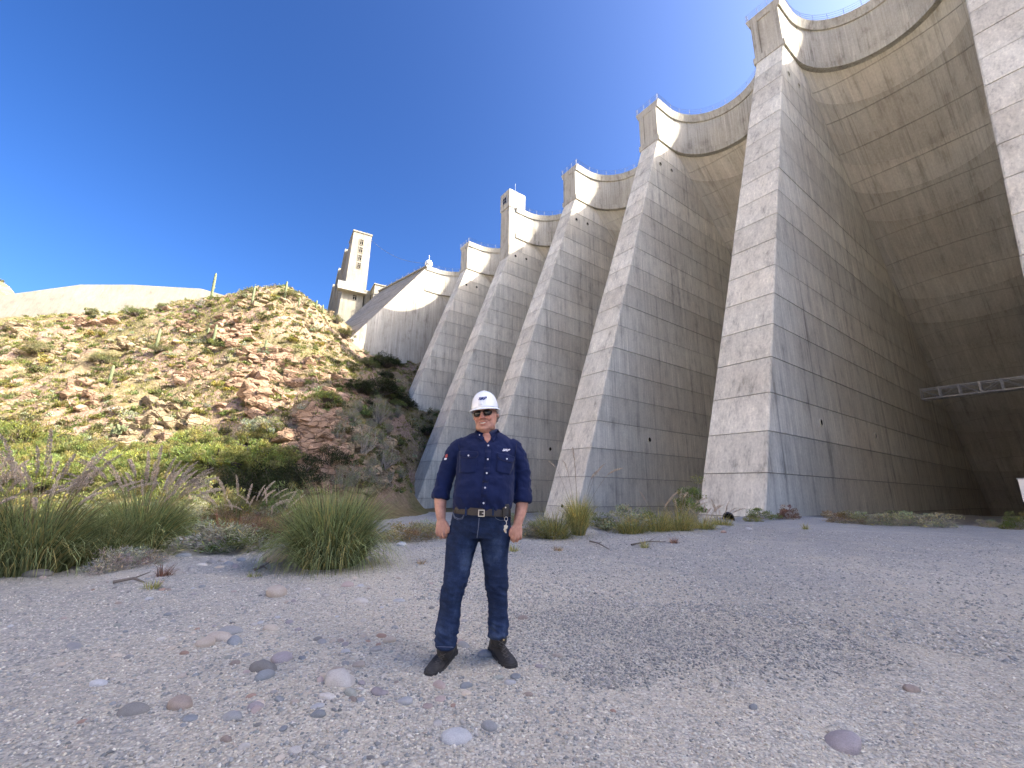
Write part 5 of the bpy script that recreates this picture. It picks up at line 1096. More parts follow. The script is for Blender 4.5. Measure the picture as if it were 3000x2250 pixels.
# ------------------------------------------------------------------ the man
MY = 3.18                                                      # his distance from the camera
def m1(zx, zy, Y=MY): return at(1200 + zx / 3.3178, 1100 + zy / 3.3178, Y)      # measured on an enlargement of the photograph
def m2(zx, zy, Y=MY): return at(1200 + zx / 3.3178, 1550 + zy / 3.3178, Y)
def mscale(P): return F_PX / (P[1] * _cp + (P[2] - CAM_H) * _sp) * 3.3178         # enlargement pixels per metre at P
def ell(c, rx, ry, n=24, ax=(1, 0, 0), ay=(0, 1, 0), pw=2.3):
    c, ax, ay = np.asarray(c, float), np.asarray(ax, float), np.asarray(ay, float); out = []
    for k in range(n):
        w = 2 * math.pi * k / n; a, b = math.cos(w), math.sin(w)
        out.append(tuple(c + ax * rx * math.copysign(abs(a) ** (2 / pw), a) + ay * ry * math.copysign(abs(b) ** (2 / pw), b)))
    return out
def dens_pts(P, R, n):
    """smooth resampling of a chain of points and radii"""
    P, R = np.asarray(P, float), np.asarray(R, float); d = np.r_[0, np.cumsum(np.linalg.norm(np.diff(P, axis=0), axis=1))]; t = np.linspace(0, d[-1], n)
    out = np.stack([np.interp(t, d, P[:, k]) for k in range(3)], 1); r = np.interp(t, d, R)
    for _ in range(2): out[1:-1] = (out[:-2] + 2 * out[1:-1] + out[2:]) / 4; r[1:-1] = (r[:-2] + 2 * r[1:-1] + r[2:]) / 4
    return out, r
def limb(mb, P, R, n=14, sides=18):
    p, r = dens_pts(P, R, n); mb.tube(p, list(r), sides)
def ball(mb, c, r, n=14, m=9, R=None):
    r = np.array([r] * 3 if np.isscalar(r) else r, float); R = np.eye(3) if R is None else R
    rings = [[tuple(np.asarray(c) + R @ (r * np.array([math.sin(t) * math.cos(w), math.sin(t) * math.sin(w), -math.cos(t)]))) for w in np.linspace(0, 2 * math.pi, n + 1)[:-1]] for t in np.linspace(.12, math.pi - .12, m)]
    mb.loft(rings)
def remesh(mb, name, vox, smooth_it=4, fac=.5, disp=None, tri=None):
    me = mb.mesh(name); o = bpy.data.objects.new(name, me); COL.objects.link(o)
    md = o.modifiers.new('r', 'REMESH'); md.mode = 'VOXEL'; md.voxel_size = vox
    if smooth_it: sm = o.modifiers.new('s', 'SMOOTH'); sm.factor = fac; sm.iterations = smooth_it
    if tri: dc = o.modifiers.new('d', 'DECIMATE'); dc.ratio = tri
    dg = bpy.context.evaluated_depsgraph_get(); dg.update(); me2 = bpy.data.meshes.new_from_object(o.evaluated_get(dg)); me2.name = name
    bpy.data.objects.remove(o); bpy.data.meshes.remove(me)
    if disp is not None:
        n = len(me2.vertices); V = np.empty(n * 3, np.float32); N = np.empty(n * 3, np.float32); me2.vertices.foreach_get('co', V); me2.vertices.foreach_get('normal', N)
        V, N = V.reshape(-1, 3), N.reshape(-1, 3); V = V + N * disp(V.astype(float), N.astype(float))[:, None]; me2.vertices.foreach_set('co', V.astype(np.float32).ravel()); me2.update()
    me2.polygons.foreach_set('use_smooth', [True] * len(me2.polygons)); me2.update(); return me2
foot_mid = (on_z(1282, 1945) + on_z(1478, 1925)) / 2
man = thing('person', 'man in white hard hat, sunglasses, navy shirt and blue jeans standing on gravel', 'person', (foot_mid[0], foot_mid[1], 0))
ORG = np.array([foot_mid[0], foot_mid[1], 0.0])
def mobj(name, me, mat, parent=None):
    """meshes of the man are measured in world space; his parts hang on the Empty at his feet"""
    n = len(me.vertices); V = np.empty(n * 3, np.float32); me.vertices.foreach_get('co', V); V = V.reshape(-1, 3) - ORG.astype(np.float32); me.vertices.foreach_set('co', V.ravel()); me.update()
    return obj(name, me, mat, parent or man)
def cloth(name, a, b_, bumpd=.004, rough=.9, weave=420, fold=26):
    m, nt, b = new_mat(name); P = nd(nt, 'ShaderNodeTexCoord').outputs['Object']
    n1 = noise_(nt, P, 5, 5, .6); n2 = noise_(nt, P, weave, 2, .5); n3 = noise_(nt, scaled(nt, P, (1, 1, .55)), fold, 4, .55)
    c = ramp(nt, n1, [(.3, a), (.72, b_)]); c = mixc(nt, .6, c, ramp(nt, n2, [(.3, .8), (.7, 1.2)]), 'MULTIPLY')
    nt.links.new(c, b.inputs['Base Color']); b.inputs['Roughness'].default_value = rough; b.inputs['Specular IOR Level'].default_value = .2
    b.inputs['Sheen Weight'].default_value = .08
    bp = nd(nt, 'ShaderNodeBump', {'Height': n3, 'Strength': .55, 'Distance': bumpd * 2}); bp2 = nd(nt, 'ShaderNodeBump', {'Height': n2, 'Strength': .2, 'Distance': .0006, 'Normal': bp.outputs[0]}); nt.links.new(bp2.outputs[0], b.inputs['Normal'])
    return m, nt, b
M_SHIRT, _, _ = cloth('navy_cotton', (.0036, .0085, .040), (.0068, .0150, .064))
M_SEAM = plain('navy_seam', (.008, .012, .042), .9)
m, nt, b = new_mat('blue_denim'); P = nd(nt, 'ShaderNodeTexCoord').outputs['Object']
n1 = noise_(nt, scaled(nt, P, (1, 1, .5)), 6, 5, .6); n2 = noise_(nt, scaled(nt, P, (1, 1, .3)), 300, 2); n3 = noise_(nt, scaled(nt, P, (.6, .6, 1.5)), 22, 4, .55)
c = ramp(nt, n1, [(.34, (.007, .0135, .038)), (.54, (.015, .028, .07)), (.72, (.052, .078, .14))]); c = mixc(nt, .7, c, ramp(nt, n2, [(.3, .75), (.7, 1.3)]), 'MULTIPLY'); c = mixc(nt, .5, c, ramp(nt, n3, [(.35, .75), (.7, 1.5)]), 'MULTIPLY')
nt.links.new(c, b.inputs['Base Color']); b.inputs['Roughness'].default_value = .88; b.inputs['Specular IOR Level'].default_value = .2
bp = nd(nt, 'ShaderNodeBump', {'Height': n3, 'Strength': .7, 'Distance': .010}); nt.links.new(bp.outputs[0], b.inputs['Normal']); M_DENIM = m
m, nt, b = new_mat('skin'); P = nd(nt, 'ShaderNodeTexCoord').outputs['Object']; n1 = noise_(nt, P, 30, 5, .6); n2 = noise_(nt, P, 260, 3, .6)
a = nd(nt, 'ShaderNodeAttribute', attribute_name='tint').outputs['Color']
c = mixc(nt, 1.0, ramp(nt, n1, [(.3, (.34, .165, .115)), (.7, (.52, .285, .205))]), a, 'MULTIPLY'); nt.links.new(c, b.inputs['Base Color']); b.inputs['Roughness'].default_value = .62
b.inputs['Subsurface Weight'].default_value = .08; b.inputs['Subsurface Radius'].default_value = (.012, .005, .003); b.inputs['Subsurface Scale'].default_value = .5
bp = nd(nt, 'ShaderNodeBump', {'Height': n2, 'Strength': .15, 'Distance': .001}); nt.links.new(bp.outputs[0], b.inputs['Normal']); M_SKIN = m
M_LEATHER = plain('black_leather', (.018, .017, .018), .55, nscale=30, namt=.3, bump=.002); M_BELT = plain('dark_brown_belt', (.024, .018, .015), .5, nscale=40)
M_SOLE = plain('boot_sole', (.022, .022, .024), .8, nscale=30); M_LACE = plain('boot_lace', (.075, .072, .07), .8); M_BOOT = plain('dusty_black_nubuck', (.022, .0215, .023), .75, nscale=24, namt=.3, bump=.003)
M_HAT = plain('white_hat_shell', (.80, .82, .83), .22, spec=.5); M_NAVY = plain('navy_print', (.012, .022, .15), .5); M_LENS = plain('dark_lens', (.012, .010, .009), .06, spec=.7); M_FRAME = plain('bronze_frame', (.06, .045, .035), .35, .7)
M_HAIR = plain('grey_hair', (.36, .335, .31), .8, nscale=90, namt=.3, bump=.003); M_TEETH = plain('teeth', (.74, .70, .62), .35); M_BUTTON = plain('pearl_button', (.66, .66, .68), .3); M_CHROME = plain('nickel', (.62, .60, .55), .3, .9); M_WTHREAD = plain('white_thread', (.72, .72, .74), .8); M_RED = plain('red_patch', (.45, .09, .08), .8); M_MOUTH = plain('mouth_shadow', (.05, .018, .016), .7); M_BRASS = plain('brass', (.55, .44, .22), .35, .9)

# --- torso and sleeves of the shirt
sh = MB()
TR = [(755, 540, 104, .060, .012), (753, 572, 160, .070, .01), (751, 606, 228, .085, .01), (749, 645, 266, .100, .005), (748, 700, 280, .118, 0), (746, 780, 285, .130, -.005), (743, 860, 279, .137, -.01), (737, 950, 279, .145, -.015), (730, 1040, 283, .155, -.025), (722, 1130, 287, .160, -.03), (714, 1200, 286, .158, -.03), (709, 1255, 279, .150, -.025), (704, 1300, 268, .142, -.02)]
rings = []
for zx, zy, hw, dp, oy in TR:
    P = m1(zx, zy); rings.append(ell(P + [0, oy + .02, 0], hw / mscale(P), dp, 32, pw=2.5))
sh.loft(rings[::-1])
SL = [[(540, 672, .0, .060), (498, 690, .0, .066), (452, 738, .005, .068), (408, 826, .012, .066), (362, 930, .02, .0655), (330, 1040, .015, .0635), (310, 1120, .0, .060), (297, 1200, -.012, .058)],
      [(962, 678, .0, .060), (1002, 696, .0, .064), (1042, 742, .005, .065), (1070, 830, .012, .064), (1092, 930, .02, .0635), (1103, 1040, .018, .062), (1105, 1150, .005, .061), (1100, 1235, -.008, .059)]]
for ch in SL:
    P = [m1(a, b, MY + .02 + dy) for a, b, dy, r in ch]; limb(sh, P, [r for *_, r in ch], 20, 20)
    (a, b, dy, r) = ch[-1]; e = m1(a, b, MY + .02 + dy); d = (P[-1] - P[-2]) / np.linalg.norm(P[-1] - P[-2])
    sh.tube([e - d * .062, e - d * .055, e - d * .01, e + d * .004], [r * .9, r * 1.10, r * 1.13, r * .95], 20)       # rolled cuff
def wrinkle(V, N):
    c0 = m1(745, 900); rel = V - c0
    side = smooth01((np.abs(rel[:, 0]) - .2) / .06)
    low = smooth01((m1(720, 1050)[2] - V[:, 2]) / .18)
    w1 = vnoise(V * np.array([1, 1, 1.6]), 11, 3, 3); w2 = vnoise(V * np.array([.6, .6, 2.6]), 16, 5, 2); w3 = vnoise(np.c_[V[:, 0] + V[:, 2] * .7, V[:, 1], V[:, 2] * .5], 13, 8, 2)
    w4 = vnoise(np.c_[V[:, 0] * 1.2 + V[:, 2] * .5, V[:, 1], V[:, 2] * 1.3], 12, 12, 2)
    r = .0055 * w1 + .004 * side * w2 + .008 * side * (.6 - np.abs(w4) * 2.2) + .010 * low * (1 - np.abs(w3) * 2.2) * (1 - side) + .005 * (1 - np.abs(w4) * 2.4) * (1 - side)
    return r
shirt_me = remesh(sh, 'shirt', .0075, 5, .5, wrinkle)
BV = None
def bvh_of(me): return BVHTree.FromPolygons([tuple(v.co) for v in me.vertices], [tuple(p.vertices) for p in me.polygons])
bv_shirt = bvh_of(shirt_me)
shirt = mobj('shirt', shirt_me, M_SHIRT)
def surf(zx, zy, bv, zoom2=False, lift=.002):
    px, py = 1200 + zx / 3.3178, (1550 if zoom2 else 1100) + zy / 3.3178; d = Vector(ray(px, py)).normalized()
    h = bv.ray_cast(Vector(CAMP), d)
    if h[0] is None: P = at(px, py, MY - .13); return P, np.array([0, -1., 0])
    n = np.array(h[1]); n = n if n[1] < 0 else -n; return np.array(h[0]) + n * lift, n
def patch(name, outline, bv, mat, parent, th=.0035, lift=.001, zoom2=False, nsub=4):
    """a sewn-on piece that follows the cloth below: outline in enlargement pixels"""
    o = np.array(outline, float); c = o.mean(0); V, F = [], []; n = len(o)
    P, N = surf(*c, bv, zoom2, lift + th); V.append(P); 
    for r in range(1, nsub + 1):
        for k in range(n): V.append(surf(*(c + (o[k] - c) * r / nsub), bv, zoom2, lift + th)[0])
    for k in range(n): V.append(surf(*o[k], bv, zoom2, -.004)[0])
    for k in range(n): F.append((0, 1 + k, 1 + (k + 1) % n))
    for r in range(nsub):
        for k in range(n): a, b = 1 + r * n + k, 1 + r * n + (k + 1) % n; F.append((a, a + n, b + n, b))
    mb = MB(); mb.add(V, F); return mobj(name, mb.mesh(name, True), mat, parent)
def strip(name, pts, w, bv, mat, parent, th=.003, zoom2=False):
    pts = np.array(pts, float); V, F = [], []
    for i, p in enumerate(pts):
        t = pts[min(i + 1, len(pts) - 1)] - pts[max(i - 1, 0)]; t /= np.linalg.norm(t) + 1e-9; nn = np.array([-t[1], t[0]])
        for e, l in ((-1.15, -.004), (-1, th), (1, th), (1.15, -.004)): V.append(surf(*(p + nn * w / 2 * e), bv, zoom2, l)[0])
    for i in range(len(pts) - 1):
        for j in range(3): F.append((i * 4 + j, i * 4 + j + 1, i * 4 + j + 5, i * 4 + j + 4))
    mb = MB(); mb.add(V, F); return mobj(name, mb.mesh(name, True), mat, parent)
def lerp_pts(a, b, n): return [(a[0] + (b[0] - a[0]) * t, a[1] + (b[1] - a[1]) * t) for t in np.linspace(0, 1, n)]
plk = [(765, 668), (762, 740), (760, 815), (752, 900), (748, 950), (738, 1040), (731, 1090), (722, 1170), (714, 1240), (708, 1285)]
strip('button_placket', [q_ for a, b in zip(plk[:-1], plk[1:]) for q_ in lerp_pts(a, b, 4)], 52, bv_shirt, M_SHIRT, shirt, .0045)
def button(zx, zy, r=.0062, zoom2=False, bv=None, mat=None, par=None, lift=.006):
    P, N = surf(zx, zy, bv or bv_shirt, zoom2, lift); N = N * .5 + np.array([0, -.5, 0]); N /= np.linalg.norm(N); a = np.cross(N, [0, 0, 1.]); a /= np.linalg.norm(a); b = np.cross(N, a)
    mb = MB(); mb.loft([[tuple(P + N * z + (a * math.cos(w) + b * math.sin(w)) * rr) for w in np.linspace(0, 2 * math.pi, 13)[:-1]] for rr, z in ((r, -.003), (r, .001), (r * .75, .0022), (r * .3, .0012))])
    mobj('button', mb.mesh('button', True), mat or M_BUTTON, par or shirt)
for zx, zy in ((765, 684), (760, 816), (749, 951), (732, 1091), (715, 1240)): button(zx, zy)
FL = [[(490, 738), (575, 736), (662, 742), (668, 772), (650, 798), (577, 806), (512, 796), (490, 770)], [(850, 752), (940, 768), (1022, 790), (1020, 822), (1000, 848), (935, 840), (868, 812), (848, 784)]]
PK = [[(488, 770), (664, 774), (655, 860), (640, 948), (560, 955), (482, 944)], [(850, 780), (1018, 822), (1000, 900), (975, 965), (900, 955), (838, 935)]]
for f_, p_, (bx, by) in zip(FL, PK, ((577, 780), (940, 812))):
    def dens(o): return [q_ for a, b in zip(o, o[1:] + o[:1]) for q_ in lerp_pts(a, b, 5)[:-1]]
    patch('chest_pocket', dens(p_), bv_shirt, M_SHIRT, shirt, .003, .001); patch('pocket_flap', dens(f_), bv_shirt, M_SHIRT, shirt, .0065, .002); button(bx, by, .006, lift=.0105)
    strip('stitch_line', dens(f_)[8:-4], 5, bv_shirt, M_SEAM, shirt, .0092)
strip('shoulder_seam', [q_ for a, b in zip([(470, 640), (490, 740), (478, 830)][:-1], [(470, 640), (490, 740), (478, 830)][1:]) for q_ in lerp_pts(a, b, 4)], 7, bv_shirt, M_SEAM, shirt, .002)
strip('shoulder_seam', [q_ for a, b in zip([(1040, 650), (1030, 740), (1022, 850)][:-1], [(1040, 650), (1030, 740), (1022, 850)][1:]) for q_ in lerp_pts(a, b, 4)], 7, bv_shirt, M_SEAM, shirt, .002)
# collar: two leaves standing round the neck and falling open
NB = m1(752, 560) + np.array([0, .025, 0])
for sg, tip, top in ((-1, (700, 628), (642, 522)), (1, (806, 632), (866, 512))):
    V, F = [], []; nA = 12
    tp_, tt = m1(*tip, MY - .118), m1(*top, MY - .02)
    for k in range(nA + 1):
        t = k / nA; ang = math.pi / 2 - sg * math.pi * (.02 + .80 * (1 - t) * 1.0) if False else None
        th_ = (1 - t) * math.pi * .95                                             # from the back of the neck round to the front
        rx, ry = .074, .070; x = sg * rx * math.sin(th_) ** .9 if th_ < math.pi else 0; y = ry * -math.cos(math.pi - th_)
        cx = NB + np.array([sg * rx * math.sin(max(th_, .16)), -ry * math.cos(th_) * 1.0, 0])
        zt_ = NB[2] + .040 - .035 * t ** 2; fall = .045 + .040 * t ** 2.5
        inn = np.array([cx[0], cx[1], zt_ - .03]); topv = np.array([cx[0] + sg * .003, cx[1], zt_]); outv = np.array([cx[0] + sg * (.016 + .012 * t), cx[1] + (-.022 * t if t > .5 else .012 * (1 - t)), zt_ - fall])
        V += [inn, topv, (topv + outv) / 2 + np.array([sg * .006, -.004 * t, .006]), outv]
    for k in range(nA):
        for j in range(3): F.append((k * 4 + j, k * 4 + j + 1, k * 4 + j + 5, k * 4 + j + 4))
    mb = MB(); mb.add(V, F); me = mb.mesh('collar', True); o = mobj('collar', me, M_SHIRT, shirt); sd_ = o.modifiers.new('t', 'SOLIDIFY'); sd_.thickness = .004
button(683, 596, .0042, lift=.02)
def nk(o): return [q_ for a, b in zip(o, o[1:] + o[:1]) for q_ in lerp_pts(a, b, 6)[:-1]]
nsk = patch('neckline', nk([(700, 548), (757, 540), (815, 548), (800, 600), (780, 632), (757, 656), (735, 634), (715, 602)]), bv_shirt, M_SKIN, man, .003, .001)
a = nsk.data.color_attributes.new('tint', 'FLOAT_COLOR', 'POINT'); a.data.foreach_set('color', np.tile(np.array([.93, .86, .85, 1], np.float32), len(nsk.data.vertices)))
for o_ in ([(646, 528), (690, 572), (724, 612), (700, 644), (666, 612), (648, 572)], [(864, 520), (826, 574), (788, 614), (812, 646), (850, 602), (868, 560)]): patch('collar_leaf', nk(o_), bv_shirt, M_SHIRT, shirt, .009, .002)
# printed and sewn marks
def text_on(txt, zx, zy, w_px, bv, mat, parent, name, lift=.0045, zoom2=False, rot=0.0, shear=.35, ext=.0012, hfac=1.0):
    cu = bpy.data.curves.new(name, 'FONT'); cu.body = txt; cu.shear = shear; cu.offset = .045; cu.extrude = 0; cu.align_x = 'CENTER'; cu.align_y = 'CENTER'
    o = bpy.data.objects.new(name, cu); COL.objects.link(o); dg = bpy.context.evaluated_depsgraph_get(); dg.update(); me = bpy.data.meshes.new_from_object(o.evaluated_get(dg)); bpy.data.objects.remove(o)
    V = np.array([v.co[:] for v in me.vertices]); k = w_px / (V[:, 0].max() - V[:, 0].min()); cr, sr = math.cos(rot), math.sin(rot)
    out = []
    for v in V:
        x, y = v[0] * k, v[1] * k * hfac; out.append(surf(zx + x * cr + y * sr, zy - y * cr + x * sr, bv, zoom2, lift)[0])
    me.vertices.foreach_set('co', np.array(out, np.float32).ravel()); me.update(); me.name = name; return mobj(name, me, mat, parent)
text_on('SRP', 934, 726, 74, bv_shirt, M_WTHREAD, shirt, 'chest_emblem', .003, rot=.06, hfac=.8)
strip('emblem_stripe', lerp_pts((906, 712), (968, 716), 8), 3.2, bv_shirt, M_SHIRT, shirt, .0042)
patch('sleeve_patch', [(352, 772), (368, 762), (370, 788), (358, 800), (350, 800)], bv_shirt, M_RED, shirt, .002)
patch('sleeve_patch', [(340, 806), (362, 804), (358, 820), (338, 822)], bv_shirt, M_WTHREAD, shirt, .002)

# --- jeans
jn = MB(); rings = []
for zx, zy, hw, dp, oy in ((706, 1262, 272, .140, -.02), (702, 1310, 276, .142, -.015), (697, 1380, 286, .142, .0), (690, 1450, 296, .145, .01), (684, 1520, 303, .140, .015), (680, 1580, 300, .115, .015)):
    P = m1(zx, zy); rings.append(ell(P + [0, oy + .02, 0], hw / mscale(P), dp, 32, pw=2.4))
jn.loft(rings[::-1])
LG = [[(532, 10, .01, .112), (515, 90, .005, .113), (492, 220, 0, .101), (470, 350, -.01, .092), (458, 450, -.018, .083), (430, 560, -.028, .072), (408, 640, -.022, .069), (396, 740, .0, .071), (388, 850, .01, .0715), (372, 950, .005, .072), (352, 1060, -.01, .066), (344, 1165, -.02, .060)],
      [(822, 20, .01, .105), (826, 130, .005, .104), (828, 250, 0, .093), (836, 380, -.012, .081), (842, 480, -.02, .076), (850, 580, -.028, .0725), (856, 660, -.02, .070), (858, 760, .0, .069), (860, 870, .012, .0645), (864, 960, .01, .063), (868, 1040, .005, .064)]]
YL = [MY - .01, MY + .06]
for ch, y0 in zip(LG, YL):
    P = [m2(a, b, (MY + (y0 - MY) * min(1, b / 600)) + .02 + dy) for a, b, dy, r in ch]; limb(jn, P, [r for *_, r in ch], 26, 22)
def jwr(V, N):
    z = V[:, 2]; kz = np.exp(-((z - .50) / .11) ** 2); az_ = np.exp(-((z - .20) / .10) ** 2); cz = np.exp(-((z - .86) / .09) ** 2)
    x = V[:, 0]; w = vnoise(np.c_[x * 1.0, V[:, 1], z * 3.2 + x * 1.5], 9, 3, 2); w2 = vnoise(np.c_[x, V[:, 1], z * 2.5 - x * 1.8], 14, 7, 2); b = vnoise(V, 7, 5, 3)
    return .004 * b + (.010 * kz + .013 * az_ + .007 * cz) * (1 - 2.0 * np.abs(w)) + .004 * w2
jeans_me = remesh(jn, 'jeans', .0075, 5, .5, jwr); bv_jn = bvh_of(jeans_me); jeans = mobj('jeans', jeans_me, M_DENIM)
M_STITCH = plain('jean_stitching', (.10, .125, .19), .85); M_DSEAM = plain('denim_seam', (.011, .018, .05), .9)
strip('fly_seam', lerp_pts((676, 1385), (668, 1480), 8) + lerp_pts((668, 1480), (655, 1580), 8), 8, bv_jn, M_STITCH, jeans, .0025)
strip('pocket_seam', [(425, 1335), (440, 1375), (475, 1392), (510, 1385), (527, 1355)], 6, bv_jn, M_STITCH, jeans, .003); strip('pocket_seam', [(425, 1352), (440, 1388), (475, 1404), (512, 1396), (532, 1362)], 3.5, bv_jn, M_STITCH, jeans, .003)
strip('pocket_seam', [(820, 1352), (840, 1390), (880, 1408), (930, 1405)], 6, bv_jn, M_STITCH, jeans, .003)
strip('hem_stitch', lerp_pts((264, 1143), (424, 1148), 10), 4, bv_jn, M_STITCH, jeans, .002, True)
strip('inseam', lerp_pts((640, 200), (560, 430), 8) + lerp_pts((560, 430), (480, 650), 8), 4, bv_jn, M_DSEAM, jeans, .002, True)
# --- belt
bl = MB(); n = 40
ra = [ell(m1(706, zy) + np.array([0, 0, 0]) + np.array([0, .02 - .02, 0]), hw / mscale(m1(706, zy)), .150, n, pw=2.4) for zy, hw in ((1352, 277), (1345, 281), (1290, 279), (1283, 275))]
bl.loft([[(x, y, z - .010 * ((x - m1(706, 1300)[0]) / .2)) for x, y, z in r] for r in ra], cap=False); belt_me = bl.mesh('belt', True); bv_belt = bvh_of(belt_me); belt = mobj('belt', belt_me, M_BELT)
def frame(zx, zy, w, h, t, bv, mat, name, par, lift=.006):
    P, N = surf(zx, zy, bv, False, lift); s_ = 1 / mscale(P); mb = MB()
    for dx, dz, hx, hz in ((-w / 2, 0, t, h / 2), (w / 2, 0, t, h / 2), (0, h / 2, w / 2 + t, t), (0, -h / 2, w / 2 + t, t)): mb.box(P + np.array([dx * s_, 0, dz * s_]), (hx * s_, .003, hz * s_))
    return mobj(name, mb.mesh(name), mat, par)
bk = frame(698, 1338, 54, 56, 4, bv_belt, M_CHROME, 'buckle', belt)
P, N = surf(715, 1338, bv_belt, False, .009); mb = MB(); mb.box(P, (.008, .002, .002)); mobj('buckle_prong', mb.mesh('buckle_prong'), M_CHROME, belt)
for zx in (548, 810): P, N = surf(zx, 1322, bv_belt, False, .003); mb = MB(); mb.box(P, (.006, .005, .027)); mobj('belt_loop', mb.mesh('belt_loop'), M_DENIM, jeans)
for zx in (480, 500, 520, 590): button(zx, 1312, .0022, False, bv_belt, M_VOID, belt, .0025)
# --- phone pouch and keys at his belt
P, N = surf(922, 1305, bv_belt, False, .012); mb = MB(); mb.loft([ell(P + np.array([0, 0, z]), rx, .014, 14, pw=4) for z, rx in ((-.055, .014), (-.05, .022), (.025, .026), (.035, .022))]); pouch = mobj('belt_pouch', mb.mesh('belt_pouch', True), M_LEATHER, belt)
mb = MB(); mb.box(P + np.array([0, -.016, .012]), (.004, .003, .004)); mobj('snap', mb.mesh('snap'), M_CHROME, belt)
K0 = m1(938, 1380, MY - .15)
mb = MB(); mb.tube([K0 + np.array([math.cos(w) * .011, -.002 * math.sin(w), math.sin(w) * .014 - .01]) for w in np.linspace(0, 2 * math.pi, 15)], .0016, 6); mb.tube([K0 + [0, 0, -.02], K0 + [.004, -.002, -.04], K0 + [.0, 0, -.05]], .002, 6); ring_o = mobj('key_ring', mb.mesh('key_ring', True), M_CHROME, belt)
for dx, rr, L, mt in ((-.008, .1, .052, M_CHROME), (.008, -.22, .046, M_BRASS), (.016, -.5, .040, M_CHROME)):
    c0 = K0 + np.array([dx * .4, -.003 - abs(dx) * .2, -.050]); d = np.array([math.sin(rr), 0, -math.cos(rr)]); s_ = np.array([d[2], 0, -d[0]]); mb = MB()
    mb.box(c0 + d * .010, (.010, .0011, .010), [s_, [0, 1, 0], d]); mb.box(c0 + d * (.018 + (L - .02) / 2), (.0036, .001, (L - .02) / 2), [s_, [0, 1, 0], d]); mb.box(c0 + d * (L - .012) + s_ * .005, (.002, .0009, .006), [s_, [0, 1, 0], d]); mobj('key', mb.mesh('key'), mt, ring_o)

# --- boots
def boot(heel, toe, top, top_r, label=None):
    h, t = on_z(*heel), on_z(*toe); h[2] = t[2] = gz(h[0], h[1]) - .004; d = t - h; L = np.linalg.norm(d); d /= L; s_ = np.array([-d[1], d[0], 0]); u = np.array([0, 0, 1.])
    b_ = thing('boot', None, None); b_.parent = man; del_ = None
    ub = MB(); so = MB(); rr = []
    prof = [(0.0, .028, .085), (.06, .036, .105), (.18, .041, .112), (.32, .042, .105), (.46, .046, .088), (.60, .051, .072), (.74, .053, .062), (.86, .049, .055), (.95, .036, .046), (1.0, .016, .032)]
    for f, w, z in prof:
        c = h + d * (L * f); rr.append([tuple(c + s_ * (w * math.copysign(abs(math.cos(a)) ** .8, math.cos(a))) + u * (.016 + (z - .016) * max(0, math.sin(a)) ** .75 if math.sin(a) > 0 else .014)) for a in np.linspace(0, 2 * math.pi, 21)[:-1]])
    ub.loft(rr)
    tp = np.asarray(top); an = h + d * (L * .21) + u * .08; ub.tube([an, an * .6 + tp * .4, tp - u * .02, tp], [.046, top_r * .92, top_r, top_r * .97], 20)
    me = remesh(ub, 'boot_upper', .005, 5, .5, lambda V, N: .0022 * vnoise(V, 30, 4, 2)); bvb = bvh_of(me); up_ = mobj('boot_upper', me, M_BOOT, man)
    for z0_, z1_, k in ((0, .021, 1.10),):
        rg = []
        for z, e in ((0, .96), (.004, 1.0), (.020, 1.0), (.024, .97)):
            rg.append([tuple(h + d * (L * (f - .5) * 1.05 * 1.0 + L * .5) + s_ * sg * (w * 1.08 * e + .003) + u * z) for f, w, sg in [(f, w, 1) for f, w, _ in prof] + [(f, w, -1) for f, w, _ in prof[::-1]]])
        so.loft(rg)
    sole = mobj('sole', so.mesh('sole'), M_SOLE, up_)
    bpy.data.objects.remove(b_); return up_, bvb
bt1, bvb1 = boot((1328, 1912), (1257, 1982), m2(345, 1140, MY - .005), .056)
bt2, bvb2 = boot((1442, 1902), (1502, 1958), m2(868, 1030, MY + .085), .056)
def laces(path, hw, bv, par):
    for k in range(len(path) - 1):                                # crossed laces up the tongue
        (x0, y0), (x1, y1) = path[k], path[k + 1]
        for sg in (-1, 1):
            mb = MB(); mb.tube([surf(x0 - sg * hw + (x1 - x0 + 2 * sg * hw) * q_, y0 + (y1 - y0) * q_, bv, True, .003)[0] for q_ in np.linspace(0, 1, 6)], .0026, 6); mobj('lace', mb.mesh('lace', True), M_LACE, par)
laces([(262, 1318), (278, 1292), (294, 1266), (310, 1238), (326, 1208)], 27, bvb1, bt1)
laces([(948, 1262), (934, 1230), (920, 1196), (906, 1158), (894, 1118), (886, 1080)], 26, bvb2, bt2)
strip('toe_seam', [(178, 1352), (205, 1330), (245, 1330), (285, 1352)], 6, bvb1, M_SOLE, bt1, .0025, True); strip('toe_seam', [(880, 1288), (915, 1280), (965, 1276), (1010, 1292)], 6, bvb2, M_SOLE, bt2, .0025, True)
mb = MB(); ball(mb, m2(915, 1078, MY + .02), .006, 8, 6); mobj('eyelet', mb.mesh('eyelet', True), M_BRASS, bt2)

